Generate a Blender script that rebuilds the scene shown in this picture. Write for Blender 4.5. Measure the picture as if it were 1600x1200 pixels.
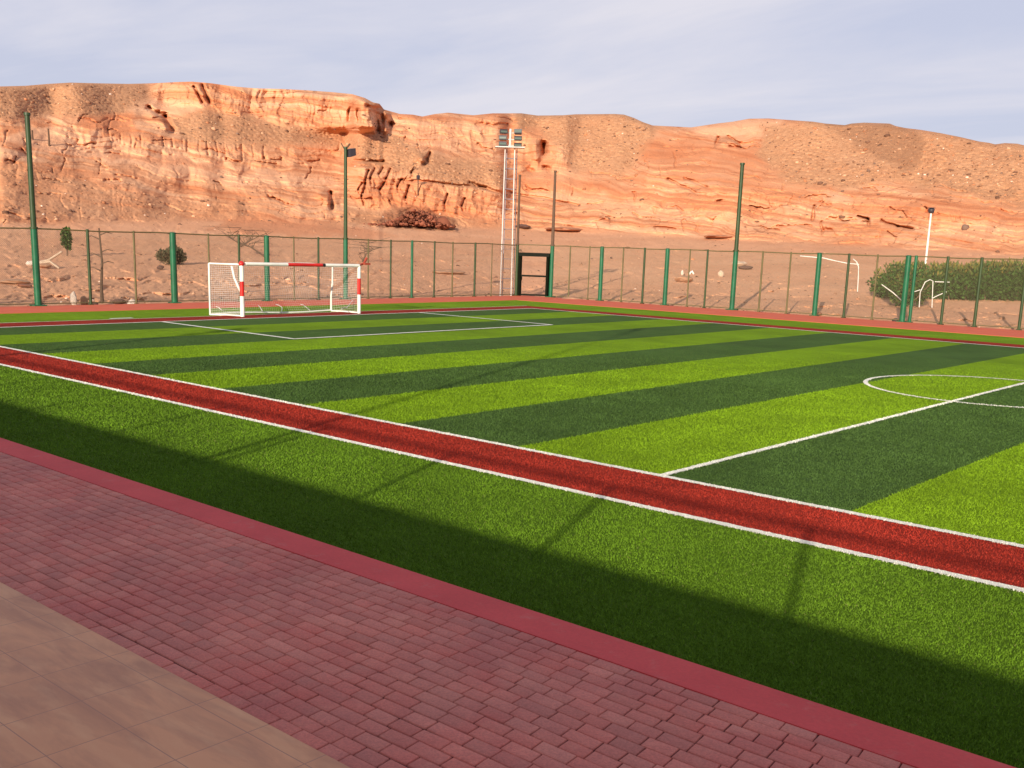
import bpy, math, random
import numpy as np
from mathutils import Vector, Matrix

for o in list(bpy.data.objects): bpy.data.objects.remove(o)
SC = bpy.context.scene
COL = SC.collection
random.seed(7); RNG = np.random.default_rng(7)

# ------------------------------------------------------------------ camera
CH = 3.05
FW = np.array([-0.64562423, 0.73668488, -0.2011585]); RT = np.array([0.7475846, 0.66347153, 0.03037761])
UPV = np.array([-0.15584166, 0.13077048, 0.97908756])
FPX, CX, CY = 1631.0879, 789.2688, 720.1899
cam = bpy.data.cameras.new('camera'); camo = bpy.data.objects.new('camera', cam); COL.objects.link(camo)
camo.matrix_world = Matrix(((RT[0], UPV[0], -FW[0], 0), (RT[1], UPV[1], -FW[1], 0), (RT[2], UPV[2], -FW[2], CH), (0, 0, 0, 1)))
cam.sensor_width = 36; cam.lens = FPX/1600*36
cam.shift_x = (800-CX)/1600; cam.shift_y = (CY-600)/1600
cam.clip_start = 0.1; cam.clip_end = 6000
SC.camera = camo

# ------------------------------------------------------------------ light
SUN_EL = math.radians(17); SH = np.array([-0.38, 0.925]); SH /= np.linalg.norm(SH)   # direction shadows fall
sl = bpy.data.lights.new('sun', 'SUN'); sl.energy = 5.0; sl.angle = math.radians(0.5); sl.color = (1.0, 0.90, 0.72)
so = bpy.data.objects.new('sun', sl); COL.objects.link(so)
ld = Vector((SH[0]*math.cos(SUN_EL), SH[1]*math.cos(SUN_EL), -math.sin(SUN_EL)))
so.rotation_euler = ld.to_track_quat('-Z', 'Y').to_euler(); so.location = (20, -60, 60)
w = bpy.data.worlds.new('World'); SC.world = w; w.use_nodes = True
nt = w.node_tree; nt.nodes.clear()
def WN(t): return nt.nodes.new(t)
out = WN('ShaderNodeOutputWorld'); bg = WN('ShaderNodeBackground'); bg.inputs['Strength'].default_value = 0.12
sky = WN('ShaderNodeTexSky'); sky.sky_type = 'NISHITA'; sky.sun_disc = False; sky.sun_elevation = SUN_EL
sky.sun_rotation = math.atan2(-SH[0], -SH[1]); sky.air_density = 1.0; sky.dust_density = 1.0; sky.ozone_density = 1.5; sky.altitude = 300
tc = WN('ShaderNodeTexCoord'); sep = WN('ShaderNodeSeparateXYZ'); nt.links.new(tc.outputs['Generated'], sep.inputs[0])
zz = WN('ShaderNodeMath'); zz.operation = 'MAXIMUM'; nt.links.new(sep.outputs[2], zz.inputs[0]); zz.inputs[1].default_value = 0.0
za = WN('ShaderNodeMath'); za.operation = 'ADD'; nt.links.new(zz.outputs[0], za.inputs[0]); za.inputs[1].default_value = 0.09
dv = WN('ShaderNodeVectorMath'); dv.operation = 'DIVIDE'; nt.links.new(tc.outputs['Generated'], dv.inputs[0]); nt.links.new(za.outputs[0], dv.inputs[1])
mp = WN('ShaderNodeMapping'); mp.inputs['Rotation'].default_value = (0, 0, math.radians(-38)); mp.inputs['Scale'].default_value = (0.35, 1.0, 0.0)
mp.inputs['Location'].default_value = (3.3, 1.7, 0)
nt.links.new(dv.outputs[0], mp.inputs['Vector'])
n1 = WN('ShaderNodeTexNoise'); n1.inputs['Scale'].default_value = 0.8; n1.inputs['Detail'].default_value = 9; n1.inputs['Roughness'].default_value = 0.58; n1.inputs['Distortion'].default_value = 0.5
nt.links.new(mp.outputs[0], n1.inputs['Vector'])
cr = WN('ShaderNodeValToRGB'); cr.color_ramp.elements[0].position = 0.38; cr.color_ramp.elements[1].position = 0.62
cr.color_ramp.elements[0].color = (0.0, 0.0, 0.0, 1); cr.color_ramp.elements[1].color = (1, 1, 1, 1)
nt.links.new(n1.outputs['Fac'], cr.inputs[0])
hz = WN('ShaderNodeMapRange'); hz.inputs['From Min'].default_value = 0.22; hz.inputs['From Max'].default_value = 0.75; hz.inputs['To Min'].default_value = 0.92; hz.inputs['To Max'].default_value = 0.25
nt.links.new(sep.outputs[2], hz.inputs['Value'])
vl = WN('ShaderNodeMix'); vl.data_type = 'RGBA'; vl.inputs['B'].default_value = (3.80, 3.92, 4.90, 1)       # thin high veil of ice cloud
nt.links.new(hz.outputs['Result'], vl.inputs['Factor']); nt.links.new(sky.outputs[0], vl.inputs['A'])
cm = WN('ShaderNodeMath'); cm.operation = 'MULTIPLY'; nt.links.new(cr.outputs[0], cm.inputs[0]); nt.links.new(hz.outputs['Result'], cm.inputs[1])
mx = WN('ShaderNodeMix'); mx.data_type = 'RGBA'; mx.inputs['B'].default_value = (5.05, 4.95, 5.45, 1)
nt.links.new(cm.outputs[0], mx.inputs['Factor']); nt.links.new(vl.outputs['Result'], mx.inputs['A'])
nt.links.new(mx.outputs['Result'], bg.inputs['Color']); nt.links.new(bg.outputs[0], out.inputs[0])
SC.view_settings.view_transform = 'Standard'; SC.view_settings.look = 'None'; SC.view_settings.exposure = 0.35; SC.view_settings.gamma = 1

# ------------------------------------------------------------------ helpers
def tag(o, label=None, cat=None, group=None, kind=None):
    if label: o['label'] = label
    if cat: o['category'] = cat
    if group: o['group'] = group
    if kind: o['kind'] = kind
    return o
def empty(name, loc, label, cat, group=None, rz=0):
    o = bpy.data.objects.new(name, None); COL.objects.link(o); o.location = loc; o.rotation_euler = (0, 0, rz)
    o.empty_display_size = 0.3
    return tag(o, label, cat, group)
class MB:
    def __init__(s): s.v = []; s.f = []; s.sm = []
    def add(s, vs, fs, smooth=False):
        b = len(s.v); s.v += [tuple(map(float, v)) for v in vs]; s.f += [tuple(i+b for i in f) for f in fs]; s.sm += [smooth]*len(fs)
    def box(s, x0, x1, y0, y1, z0, z1, bv=0):
        vs = [(x, y, z) for z in (z0, z1) for y in (y0, y1) for x in (x0, x1)]
        s.add(vs, [(0, 2, 3, 1), (4, 5, 7, 6), (0, 1, 5, 4), (2, 6, 7, 3), (0, 4, 6, 2), (1, 3, 7, 5)])
    def bar(s, a, b, w, h=None):         # square section bar
        s.tube([a, b], [w*0.7071, w*0.7071], 4, False, math.pi/4)
    def tube(s, pts, rs, n=8, smooth=True, ph=0.0):
        pts = [Vector(p) for p in pts]
        if not hasattr(rs, '__len__'): rs = [rs]*len(pts)
        vs = []; up = None
        for i, p in enumerate(pts):
            d = (pts[min(i+1, len(pts)-1)]-pts[max(i-1, 0)]).normalized()
            if up is None:
                up = Vector((0, 0, 1)) if abs(d.z) < 0.9 else Vector((0.0, 1.0, 0))
            a = d.cross(up)
            if a.length < 1e-5: a = d.orthogonal()
            a.normalize(); b = a.cross(d).normalized(); up = b
            for k in range(n):
                t = ph+2*math.pi*k/n
                vs.append(p+(a*math.cos(t)+b*math.sin(t))*rs[i])
        fs = []
        for i in range(len(pts)-1):
            for k in range(n):
                fs.append((i*n+k, i*n+(k+1) % n, (i+1)*n+(k+1) % n, (i+1)*n+k))
        s.add(vs, fs, smooth)
        s.add(vs[:n][::-1], [tuple(range(n))]); s.add(vs[-n:], [tuple(range(n))])
    def build(s, name, mat, parent=None):
        me = bpy.data.meshes.new(name); me.from_pydata(s.v, [], s.f); me.validate()
        me.polygons.foreach_set('use_smooth', s.sm[:len(me.polygons)] if len(s.sm) >= len(me.polygons) else [False]*len(me.polygons))
        me.materials.append(mat); o = bpy.data.objects.new(name, me); COL.objects.link(o)
        if parent: o.parent = parent
        return o
def npmesh(name, verts, faces, mat, smooth=False, attrs=None, cols=None):
    verts = np.asarray(verts, np.float32); faces = np.asarray(faces, np.int32); k = faces.shape[1]
    me = bpy.data.meshes.new(name); me.vertices.add(len(verts)); me.vertices.foreach_set('co', verts.ravel())
    me.loops.add(faces.size); me.loops.foreach_set('vertex_index', faces.ravel())
    me.polygons.add(len(faces)); me.polygons.foreach_set('loop_start', np.arange(0, faces.size, k, dtype=np.int32))
    if smooth: me.polygons.foreach_set('use_smooth', np.ones(len(faces), bool))
    me.update(calc_edges=True)
    if attrs:
        for an, av in attrs.items():
            a = me.attributes.new(an, 'FLOAT', 'POINT'); a.data.foreach_set('value', np.asarray(av, np.float32).ravel())
    if cols is not None:
        a = me.attributes.new('col', 'FLOAT_COLOR', 'POINT'); c = np.ones((len(verts), 4), np.float32); c[:, :3] = cols; a.data.foreach_set('color', c.ravel())
    me.materials.append(mat); o = bpy.data.objects.new(name, me); COL.objects.link(o); return o

_perm = RNG.permutation(512); _perm = np.concatenate([_perm, _perm]); _val = RNG.random(512)
def vnoise(x, y, seed=0):
    x = np.asarray(x)+seed*17.31; y = np.asarray(y)+seed*9.73
    xi = np.floor(x).astype(int); yi = np.floor(y).astype(int); xf = x-xi; yf = y-yi
    u = xf*xf*(3-2*xf); v = yf*yf*(3-2*yf)
    def g(i, j): return _val[_perm[(_perm[i & 511]+j) & 511]]
    return (g(xi, yi)*(1-u)+g(xi+1, yi)*u)*(1-v)+(g(xi, yi+1)*(1-u)+g(xi+1, yi+1)*u)*v

# ------------------------------------------------------------------ materials
class NT:
    def __init__(s, name):
        s.m = bpy.data.materials.new(name); s.m.use_nodes = True; s.t = s.m.node_tree; s.b = s.t.nodes['Principled BSDF']
    def n(s, typ, **kw):
        nd = s.t.nodes.new(typ)
        for k, v in kw.items():
            if hasattr(nd, k): setattr(nd, k, v)
        return nd
    def l(s, a, b): s.t.links.new(a, b)
    def pos(s, scale=(1, 1, 1), rot=(0, 0, 0)):
        g = s.n('ShaderNodeNewGeometry'); m = s.n('ShaderNodeMapping'); m.inputs['Scale'].default_value = scale; m.inputs['Rotation'].default_value = rot
        s.l(g.outputs['Position'], m.inputs['Vector']); return m.outputs[0]
    def noise(s, vec, scale, detail=5, rough=0.55, dist=0.0):
        n = s.n('ShaderNodeTexNoise'); n.inputs['Scale'].default_value = scale; n.inputs['Detail'].default_value = detail
        n.inputs['Roughness'].default_value = rough; n.inputs['Distortion'].default_value = dist; s.l(vec, n.inputs['Vector']); return n.outputs['Fac']
    def ramp(s, fac, stops):
        r = s.n('ShaderNodeValToRGB'); e = r.color_ramp.elements
        while len(e) < len(stops): e.new(0.5)
        for el, (p, c) in zip(e, stops):
            el.position = p; el.color = (c, c, c, 1) if not hasattr(c, '__len__') else (*c, 1)
        s.l(fac, r.inputs[0]); return r.outputs[0]
    def mix(s, fac, a, b, mode='MIX'):
        m = s.n('ShaderNodeMix'); m.data_type = 'RGBA'; m.blend_type = mode
        for inp, v in (('Factor', fac), ('A', a), ('B', b)):
            if hasattr(v, 'links') or hasattr(v, 'is_linked'): s.l(v, m.inputs[inp])
            elif inp == 'Factor': m.inputs[inp].default_value = v
            else: m.inputs[inp].default_value = (*v, 1) if hasattr(v, '__len__') else (v, v, v, 1)
        return m.outputs['Result']
    def math(s, op, a, b=None):
        m = s.n('ShaderNodeMath'); m.operation = op
        for i, v in enumerate((a, b)):
            if v is None: continue
            if hasattr(v, 'is_linked'): s.l(v, m.inputs[i])
            else: m.inputs[i].default_value = v
        return m.outputs[0]
    def attr(s, name, out='Fac'):
        a = s.n('ShaderNodeAttribute'); a.attribute_name = name; return a.outputs[out]
    def bump(s, h, strength=0.5, dist=0.02):
        b = s.n('ShaderNodeBump'); b.inputs['Strength'].default_value = strength; b.inputs['Distance'].default_value = dist
        s.l(h, b.inputs['Height']); s.l(b.outputs[0], s.b.inputs['Normal'])
    def fin(s, col=None, rough=0.8, spec=0.3, metal=0.0):
        if col is not None:
            if hasattr(col, 'is_linked'): s.l(col, s.b.inputs['Base Color'])
            else: s.b.inputs['Base Color'].default_value = (*col, 1)
        s.b.inputs['Roughness'].default_value = rough; s.b.inputs['Specular IOR Level'].default_value = spec; s.b.inputs['Metallic'].default_value = metal
        return s.m
def paint(name, col, rough=0.5, wear=(0.25, 0.12, 0.06), amt=0.25, sc=9.0, spec=0.4):
    t = NT(name); p = t.pos(); n = t.noise(p, sc, 6, 0.65); n2 = t.noise(p, sc*0.25, 3)
    f = t.ramp(n, [(0.58, 0.0), (0.72, amt)]); c = t.mix(f, col, wear)
    v = t.ramp(n2, [(0.3, 0.78), (0.7, 1.12)]); c = t.mix(1.0, c, v, 'MULTIPLY')
    t.bump(n, 0.2, 0.003)
    return t.fin(c, rough, spec)

TL = np.array([0.128, 0.215, 0.006]); TN = np.array([0.088, 0.165, 0.008]); TD = np.array([0.046, 0.087, 0.018]); TR = np.array([0.33, 0.030, 0.017]); TW = np.array([0.84, 0.80, 0.70])  # TN: turf green darkened, shade seen down between near blades put into colour
HALF, STRIPE = -7.68, 2.69
def turf_mat(name, kind):
    t = NT(name); p = t.pos()
    big = t.ramp(t.noise(p, 0.35, 5, 0.6), [(0.3, 0.80), (0.7, 1.16)])
    p2 = t.pos((1.0, 6.0, 1.0)); streak = t.ramp(t.noise(p2, 1.3, 5, 0.6), [(0.35, 0.86), (0.65, 1.12)])
    fine = t.noise(p, 42, 8, 0.8); ff = t.ramp(fine, [(0.3, 0.60), (0.7, 1.38)])
    if kind == 'stripe':
        g = t.n('ShaderNodeSeparateXYZ'); t.l(t.pos(), g.inputs[0])
        wob = t.math('MULTIPLY', t.math('SUBTRACT', t.noise(p, 3.0, 4), 0.5), 0.06)
        k = t.math('MODULO', t.math('DIVIDE', t.math('SUBTRACT', HALF+STRIPE*200, t.math('ADD', g.outputs[0], wob)), STRIPE), 2.0)
        d = t.math('GREATER_THAN', k, 1.0)
        c = t.mix(d, tuple(TL*1.3), tuple(TD*1.35))
    elif kind == 'light': c = t.mix(0.0, tuple(TL*1.25), tuple(TL))
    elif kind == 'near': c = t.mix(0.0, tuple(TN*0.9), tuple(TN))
    elif kind == 'red': c = t.mix(t.ramp(t.noise(p, 1.7, 6, 0.65), [(0.35, 0.0), (0.7, 0.6)]), tuple(TR), tuple(TR*np.array([0.62, 0.6, 0.6])))
    else: c = t.mix(t.ramp(t.noise(p, 9, 6, 0.7), [(0.5, 0.0), (0.8, 0.5)]), tuple(TW), (0.45, 0.42, 0.3))
    c = t.mix(1.0, c, big, 'MULTIPLY'); c = t.mix(1.0, c, streak, 'MULTIPLY')
    if kind != 'white': c = t.mix(1.0, c, ff, 'MULTIPLY')
    else: c = t.mix(t.ramp(t.noise(p, 9, 6, 0.7), [(0.5, 0.0), (0.8, 0.3)]), tuple(TW*1.08), (0.55, 0.5, 0.36))
    t.bump(fine, 0.9, 0.03)
    return t.fin(c, 0.95, 0.08)
M = {}
M['turf_light'] = turf_mat('light_green_turf', 'light'); M['turf_near'] = turf_mat('shade_darkened_turf', 'near'); M['turf_stripe'] = turf_mat('striped_turf', 'stripe')
M['turf_red'] = turf_mat('red_turf', 'red'); M['turf_white'] = turf_mat('white_turf', 'white')
t = NT('turf_blade'); a = t.attr('col', 'Color'); t.fin(a, 0.7, 0.15); M['blade'] = t.m

def kerb_mat(name, col):
    t = NT(name); p = t.pos(); n = t.noise(p, 1.1, 7, 0.65); n2 = t.noise(p, 30, 6, 0.7)
    c = t.mix(t.ramp(n, [(0.35, 0), (0.7, 0.75)]), col, tuple(np.array(col)*np.array([0.8, 0.72, 0.74])))
    c = t.mix(t.ramp(t.noise(p, 4.0, 8, 0.75), [(0.56, 0), (0.72, 0.45)]), c, (0.66, 0.24, 0.19))
    c = t.mix(t.ramp(n2, [(0.3, 0.15), (0.7, 0.0)]), c, (0.1, 0.03, 0.03))
    t.bump(n2, 0.25, 0.006); return t.fin(c, 0.75, 0.3)
M['kerb'] = kerb_mat('red_painted_concrete', (0.80, 0.090, 0.085)); M['kerb_far'] = kerb_mat('coral_painted_concrete', (0.72, 0.140, 0.062))

# block pavers
t = NT('block_paving'); p0 = t.pos(); c = t.attr('col', 'Color')
red = t.ramp(t.noise(p0, 1.1, 5, 0.6, 0.6), [(0.46, 0), (0.66, 0.6)]); c = t.mix(red, c, (0.64, 0.12, 0.095))
c = t.mix(t.ramp(t.noise(p0, 0.7, 6, 0.62), [(0.35, 0.55), (0.58, 0.0)]), c, (0.42, 0.13, 0.11))
fs = t.noise(p0, 60, 7, 0.75); c = t.mix(1.0, c, t.ramp(fs, [(0.3, 0.74), (0.7, 1.2)]), 'MULTIPLY')
c = t.mix(t.ramp(t.noise(p0, 8, 7, 0.7), [(0.55, 0), (0.75, 0.35)]), c, (0.70, 0.28, 0.20)); c = t.mix(t.ramp(t.noise(p0, 13, 5, 0.7), [(0.60, 0), (0.72, 0.4)]), c, (0.36, 0.10, 0.085))
t.bump(t.math('ADD', t.math('MULTIPLY', fs, 0.3), t.noise(p0, 12, 4)), 0.6, 0.006); M['paving'] = t.fin(c, 0.72, 0.3)
t = NT('paving_bed'); t.fin(t.mix(t.ramp(t.noise(t.pos(), 20, 5), [(0.3, 0), (0.7, 1)]), (0.10, 0.03, 0.03), (0.16, 0.05, 0.045)), 0.95, 0.1); M['bed'] = t.m
def brick(vec, bw, rh, mortar, c1, c2, cm, smooth=0.3):
    b = t.n('ShaderNodeTexBrick'); b.inputs['Scale'].default_value = 1.0; b.inputs['Brick Width'].default_value = bw; b.inputs['Row Height'].default_value = rh
    b.inputs['Mortar Size'].default_value = mortar; b.inputs['Mortar Smooth'].default_value = smooth; b.inputs['Bias'].default_value = 0.0
    b.inputs['Color1'].default_value = (*c1, 1); b.inputs['Color2'].default_value = (*c2, 1); b.inputs['Mortar'].default_value = (*cm, 1)
    b.offset = 0.5; b.squash = 1.0; t.l(vec, b.inputs['Vector']); return b

t = NT('stone_tiles'); p0 = t.pos()
b1 = brick(p0, 0.57, 0.50, 0.0035, (0.78, 0.34, 0.165), (0.72, 0.31, 0.15), (0.50, 0.21, 0.12), 0.2)
b1.offset = 0.0
ps = t.pos((0.9, 3.2, 1), (0, 0, 0.5)); v = t.noise(ps, 1.0, 7, 0.6, 0.5)
c = t.mix(t.ramp(v, [(0.36, 0.85), (0.6, 0)]), b1.outputs['Color'], (0.50, 0.205, 0.11)); c = t.mix(t.ramp(t.noise(ps, 2.2, 6, 0.6, 0.3), [(0.5, 0), (0.75, 0.5)]), c, (0.84, 0.43, 0.22))
c = t.mix(b1.outputs['Fac'], c, (0.44, 0.19, 0.12)); t.bump(t.math('MULTIPLY', b1.outputs['Fac'], -1.0), 0.4, 0.003); M['tile'] = t.fin(c, 0.55, 0.4)

# desert rock / gravel
t = NT('desert_rock'); p = t.pos()
gm = t.attr('gravel'); pm = t.attr('pale'); rm = t.attr('redm'); stt = t.attr('strata'); dk = t.attr('rubble'); bw = t.attr('brown')
vv = t.noise(p, 0.09, 8, 0.62, 0.6)
rock = t.ramp(vv, [(0.30, (0.58, 0.225, 0.105)), (0.47, (0.65, 0.29, 0.150)), (0.62, (0.70, 0.35, 0.195))])
st = t.ramp(stt, [(0.0, (0.92, 0.76, 0.68)), (0.5, (1.0, 1.0, 1.0)), (1.0, (1.06, 1.18, 1.26))]); rock = t.mix(t.math('SUBTRACT', 1.0, gm), rock, t.mix(1.0, rock, st, 'MULTIPLY'))
vw = t.n('ShaderNodeVectorMath', operation='MULTIPLY_ADD'); nz = t.n('ShaderNodeTexNoise'); nz.inputs['Scale'].default_value = 0.5; nz.inputs['Detail'].default_value = 4; t.l(p, nz.inputs['Vector']); t.l(nz.outputs['Color'], vw.inputs[0]); vw.inputs[1].default_value = (3, 3, 1.2); t.l(t.pos((0.55, 0.55, 1.3)), vw.inputs[2])
vo = t.n('ShaderNodeTexVoronoi'); vo.feature = 'DISTANCE_TO_EDGE'; vo.inputs['Scale'].default_value = 0.34; t.l(vw.outputs[0], vo.inputs['Vector'])
ck = t.math('MULTIPLY', t.ramp(vo.outputs['Distance'], [(0.0, 1.0), (0.035, 0.0)]), t.math('MULTIPLY', t.ramp(t.noise(p, 0.16, 4, 0.6), [(0.50, 0), (0.58, 1)]), t.math('SUBTRACT', 1.0, gm)))
rock = t.mix(t.math('MULTIPLY', ck, 0.65), rock, (0.30, 0.11, 0.06))
bd = t.ramp(t.attr('beds'), [(0.30, (0.80, 0.66, 0.60)), (0.42, (1, 1, 1)), (0.60, (1, 1, 1)), (0.72, (1.06, 1.14, 1.2))]); rock = t.mix(0.8, rock, t.mix(1.0, rock, bd, 'MULTIPLY')); rock = t.mix(t.math('MULTIPLY', pm, 0.8), rock, (0.76, 0.40, 0.235)); rock = t.mix(rm, rock, (0.60, 0.21, 0.095))
sp = t.noise(p, 1.6, 8, 0.78); sp2 = t.noise(p, 5.0, 6, 0.75)
gr = t.ramp(sp, [(0.36, (0.33, 0.150, 0.080)), (0.5, (0.48, 0.235, 0.122)), (0.64, (0.60, 0.315, 0.175))])
gr = t.mix(t.ramp(sp2, [(0.58, 0), (0.68, 0.65)]), gr, (0.24, 0.12, 0.075)); gr = t.mix(t.ramp(t.noise(p, 2.3, 4, 0.6), [(0.66, 0), (0.74, 0.7)]), gr, (0.75, 0.48, 0.30))
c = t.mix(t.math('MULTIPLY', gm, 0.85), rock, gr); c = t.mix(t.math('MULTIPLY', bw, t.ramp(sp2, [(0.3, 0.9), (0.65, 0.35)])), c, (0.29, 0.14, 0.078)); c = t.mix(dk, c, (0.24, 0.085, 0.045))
c = t.mix(t.ramp(t.noise(p, 0.7, 9, 0.8), [(0.62, 0), (0.76, 0.3)]), c, (0.42, 0.19, 0.10))
h = t.math('SUBTRACT', t.math('ADD', t.math('MULTIPLY', sp, 0.6), t.math('MULTIPLY', sp2, 0.25)), t.math('MULTIPLY', ck, 0.5)); t.bump(h, 0.5, 0.4)
M['desert'] = t.fin(c, 0.95, 0.1)

M['green'] = paint('green_paint', (0.012, 0.115, 0.05), 0.4); M['green_dark'] = paint('dark_green_paint', (0.032, 0.058, 0.018), 0.5)
M['olive'] = paint('olive_paint', (0.13, 0.105, 0.04), 0.6); M['gate'] = paint('blackish_green_paint', (0.005, 0.007, 0.003), 0.6, amt=0.04, spec=0.1)
M['white'] = paint('white_paint', (0.80, 0.77, 0.70), 0.45, (0.4, 0.3, 0.2), 0.2, 6); M['red'] = paint('red_paint', (0.62, 0.022, 0.018), 0.4, (0.3, 0.05, 0.03), 0.3)
M['rust'] = paint('rusty_red', (0.38, 0.06, 0.03), 0.6); M['black'] = paint('black_plastic', (0.02, 0.02, 0.02), 0.5)
M['wire'] = NT('fence_wire').fin((0.20, 0.17, 0.11), 0.7, 0.2); M['net'] = NT('net_cord').fin((0.72, 0.66, 0.62), 0.9, 0.1)
M['galv'] = paint('pale_grey_steel', (0.66, 0.60, 0.56), 0.5, (0.4, 0.3, 0.25), 0.3); M['steel'] = paint('violet_grey_steel', (0.30, 0.25, 0.28), 0.5)
M['lamp_body'] = paint('dark_lamp_housing', (0.045, 0.035, 0.045), 0.5); M['lens'] = NT('lamp_glass').fin((0.10, 0.13, 0.11), 0.35, 0.3)
M['wood'] = paint('weathered_wood', (0.12, 0.07, 0.045), 0.9); M['bark'] = paint('grey_brown_bark', (0.20, 0.12, 0.08), 0.95)
M['stone_white'] = paint('pale_stone', (0.62, 0.50, 0.42), 0.9, (0.4, 0.25, 0.15), 0.5, 5); M['rock_dark'] = paint('dark_rock', (0.13, 0.065, 0.05), 0.95); M['rock_tan'] = paint('tan_rock', (0.42, 0.22, 0.13), 0.95)
M['rubble'] = paint('brown_rubble', (0.23, 0.085, 0.05), 0.95); M['bank'] = paint('red_brown_earth', (0.42, 0.17, 0.09), 0.95); M['cloth'] = paint('dusty_cloth', (0.55, 0.40, 0.29), 0.95, (0.3, 0.2, 0.12), 0.4)
M['tyre'] = paint('dusty_rubber', (0.07, 0.055, 0.055), 0.85)
M['wall'] = paint('cream_render', (0.55, 0.42, 0.30), 0.9); M['roofing'] = paint('roof_slab', (0.35, 0.3, 0.26), 0.9)
M['pane'] = NT('window_glass').fin((0.05, 0.07, 0.08), 0.1, 0.5)
for k, cc in dict(leaf=(0.045, 0.085, 0.018), leaf_dark=(0.022, 0.045, 0.012), leaf_tip=(0.20, 0.16, 0.035), leaf_dry=(0.13, 0.085, 0.04)).items():
    t = NT(k); M[k] = t.fin(cc, 0.7, 0.15)
t = NT('foliage'); a = t.attr('col', 'Color'); M['foliage'] = t.fin(a, 0.7, 0.15)
t = NT('stone_mix'); a = t.attr('col', 'Color'); M['stones'] = t.fin(a, 0.95, 0.1)

# ------------------------------------------------------------------ flat setting
def sheet(name, x0, x1, y0, y1, z, mat, th=0.0, kind='structure'):
    m = MB()
    if th: m.box(x0, x1, y0, y1, z-th, z)
    else: m.add([(x0, y0, z), (x1, y0, z), (x1, y1, z), (x0, y1, z)], [(0, 1, 2, 3)])
    return tag(m.build(name, mat), kind=kind)
XL, XL2, XR, XR2, Y1, Y2, Y3, Y4 = -36.1, -34.46, 19.1, 20.75, 10.37, 12.03, 41.02, 42.55
YB, YP, YT = 6.52, 6.09, 3.66
sheet('ground', -2500, 2500, -2500, 2500, -0.16, M['desert'])
sheet('artificial_turf', -40.3, 25.2, YB, 46.6, 0.0, M['turf_light'], 0.15)
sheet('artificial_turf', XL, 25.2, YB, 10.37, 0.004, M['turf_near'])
sheet('striped_pitch', -34.46, 19.1, 12.03, 41.02, 0.004, M['turf_stripe'])
def rsheet(name, x0, x1, y0, y1, z, mat): return sheet(name, x0, x1, y0, y1, z, mat)
m = MB(); z = 0.008
for (a, b, c_, d) in ((XL, XR2, Y1, Y2), (XL, XR2, Y3, Y4), (XL, XL2, Y2, Y3), (XR, XR2, Y2, Y3)):
    m.add([(a, c_, z), (b, c_, z), (b, d, z), (a, d, z)], [(0, 1, 2, 3)])
tag(m.build('red_strip', M['turf_red']), kind='structure')
def line_strip(name, pts, wd, z, closed=False, step=0.06, jit=0.006):
    P = []
    for (a, b) in zip(pts[:-1], pts[1:]):
        a = np.array(a, float); b = np.array(b, float); n = max(1, int(np.linalg.norm(b-a)/step))
        for i in range(n): P.append(a+(b-a)*i/n)
    P.append(np.array(pts[-1], float)); P = np.array(P); T = np.gradient(P, axis=0); T /= np.linalg.norm(T, axis=1)[:, None]
    N = np.stack([-T[:, 1], T[:, 0]], 1); j = RNG.normal(0, jit, (len(P), 2))
    L = P+N*(wd/2+j[:, :1]); R = P-N*(wd/2+j[:, 1:]); n = len(P)
    V = np.zeros((2*n, 3)); V[:n, :2] = L; V[n:, :2] = R; V[:, 2] = z; i = np.arange(n-1)
    F = np.stack([n+i, n+i+1, i+1, i], 1)
    return tag(npmesh(name, V, F, M['turf_white']), kind='structure')
LW = 0.125
line_strip('touchline', [(XL2-0.05, Y2), (XR+0.05, Y2)], LW, 0.018)
line_strip('touchline', [(XL, Y1), (XR2, Y1)], LW, 0.018)
line_strip('touchline', [(XL2-0.05, Y3), (XR+0.05, Y3)], LW, 0.012)
line_strip('goal_line', [(XL2, Y2+0.05), (XL2, Y3-0.05)], LW, 0.0122)
line_strip('goal_line', [(XL, Y1+0.05), (XL, Y4)], 0.06, 0.0122)
line_strip('halfway_line', [(HALF, Y2+0.05), (HALF, Y3-0.05)], LW*0.85, 0.0174)
cc = [(HALF+2.95*math.cos(a), 26.55+2.95*math.sin(a)) for a in np.linspace(0, 2*math.pi, 121)]
line_strip('centre_circle', cc, LW*0.85, 0.0178)
line_strip('penalty_box_line', [(XL2+0.05, 20.2), (-26.65, 20.2), (-26.65, 33.0), (XL2+0.05, 33.0)], 0.16, 0.0176)
m = MB()
m.box(-43.9, -40.3, -10, 51.5, -0.14, 0.014); m.box(-40.3, 28.6, 46.6, 51.55, -0.14, 0.013)
tag(m.build('far_kerb', M['kerb_far']), kind='structure')
sheet('kerb', -60, 28.6, YP, YB, 0.03, M['kerb'], 0.17)
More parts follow.
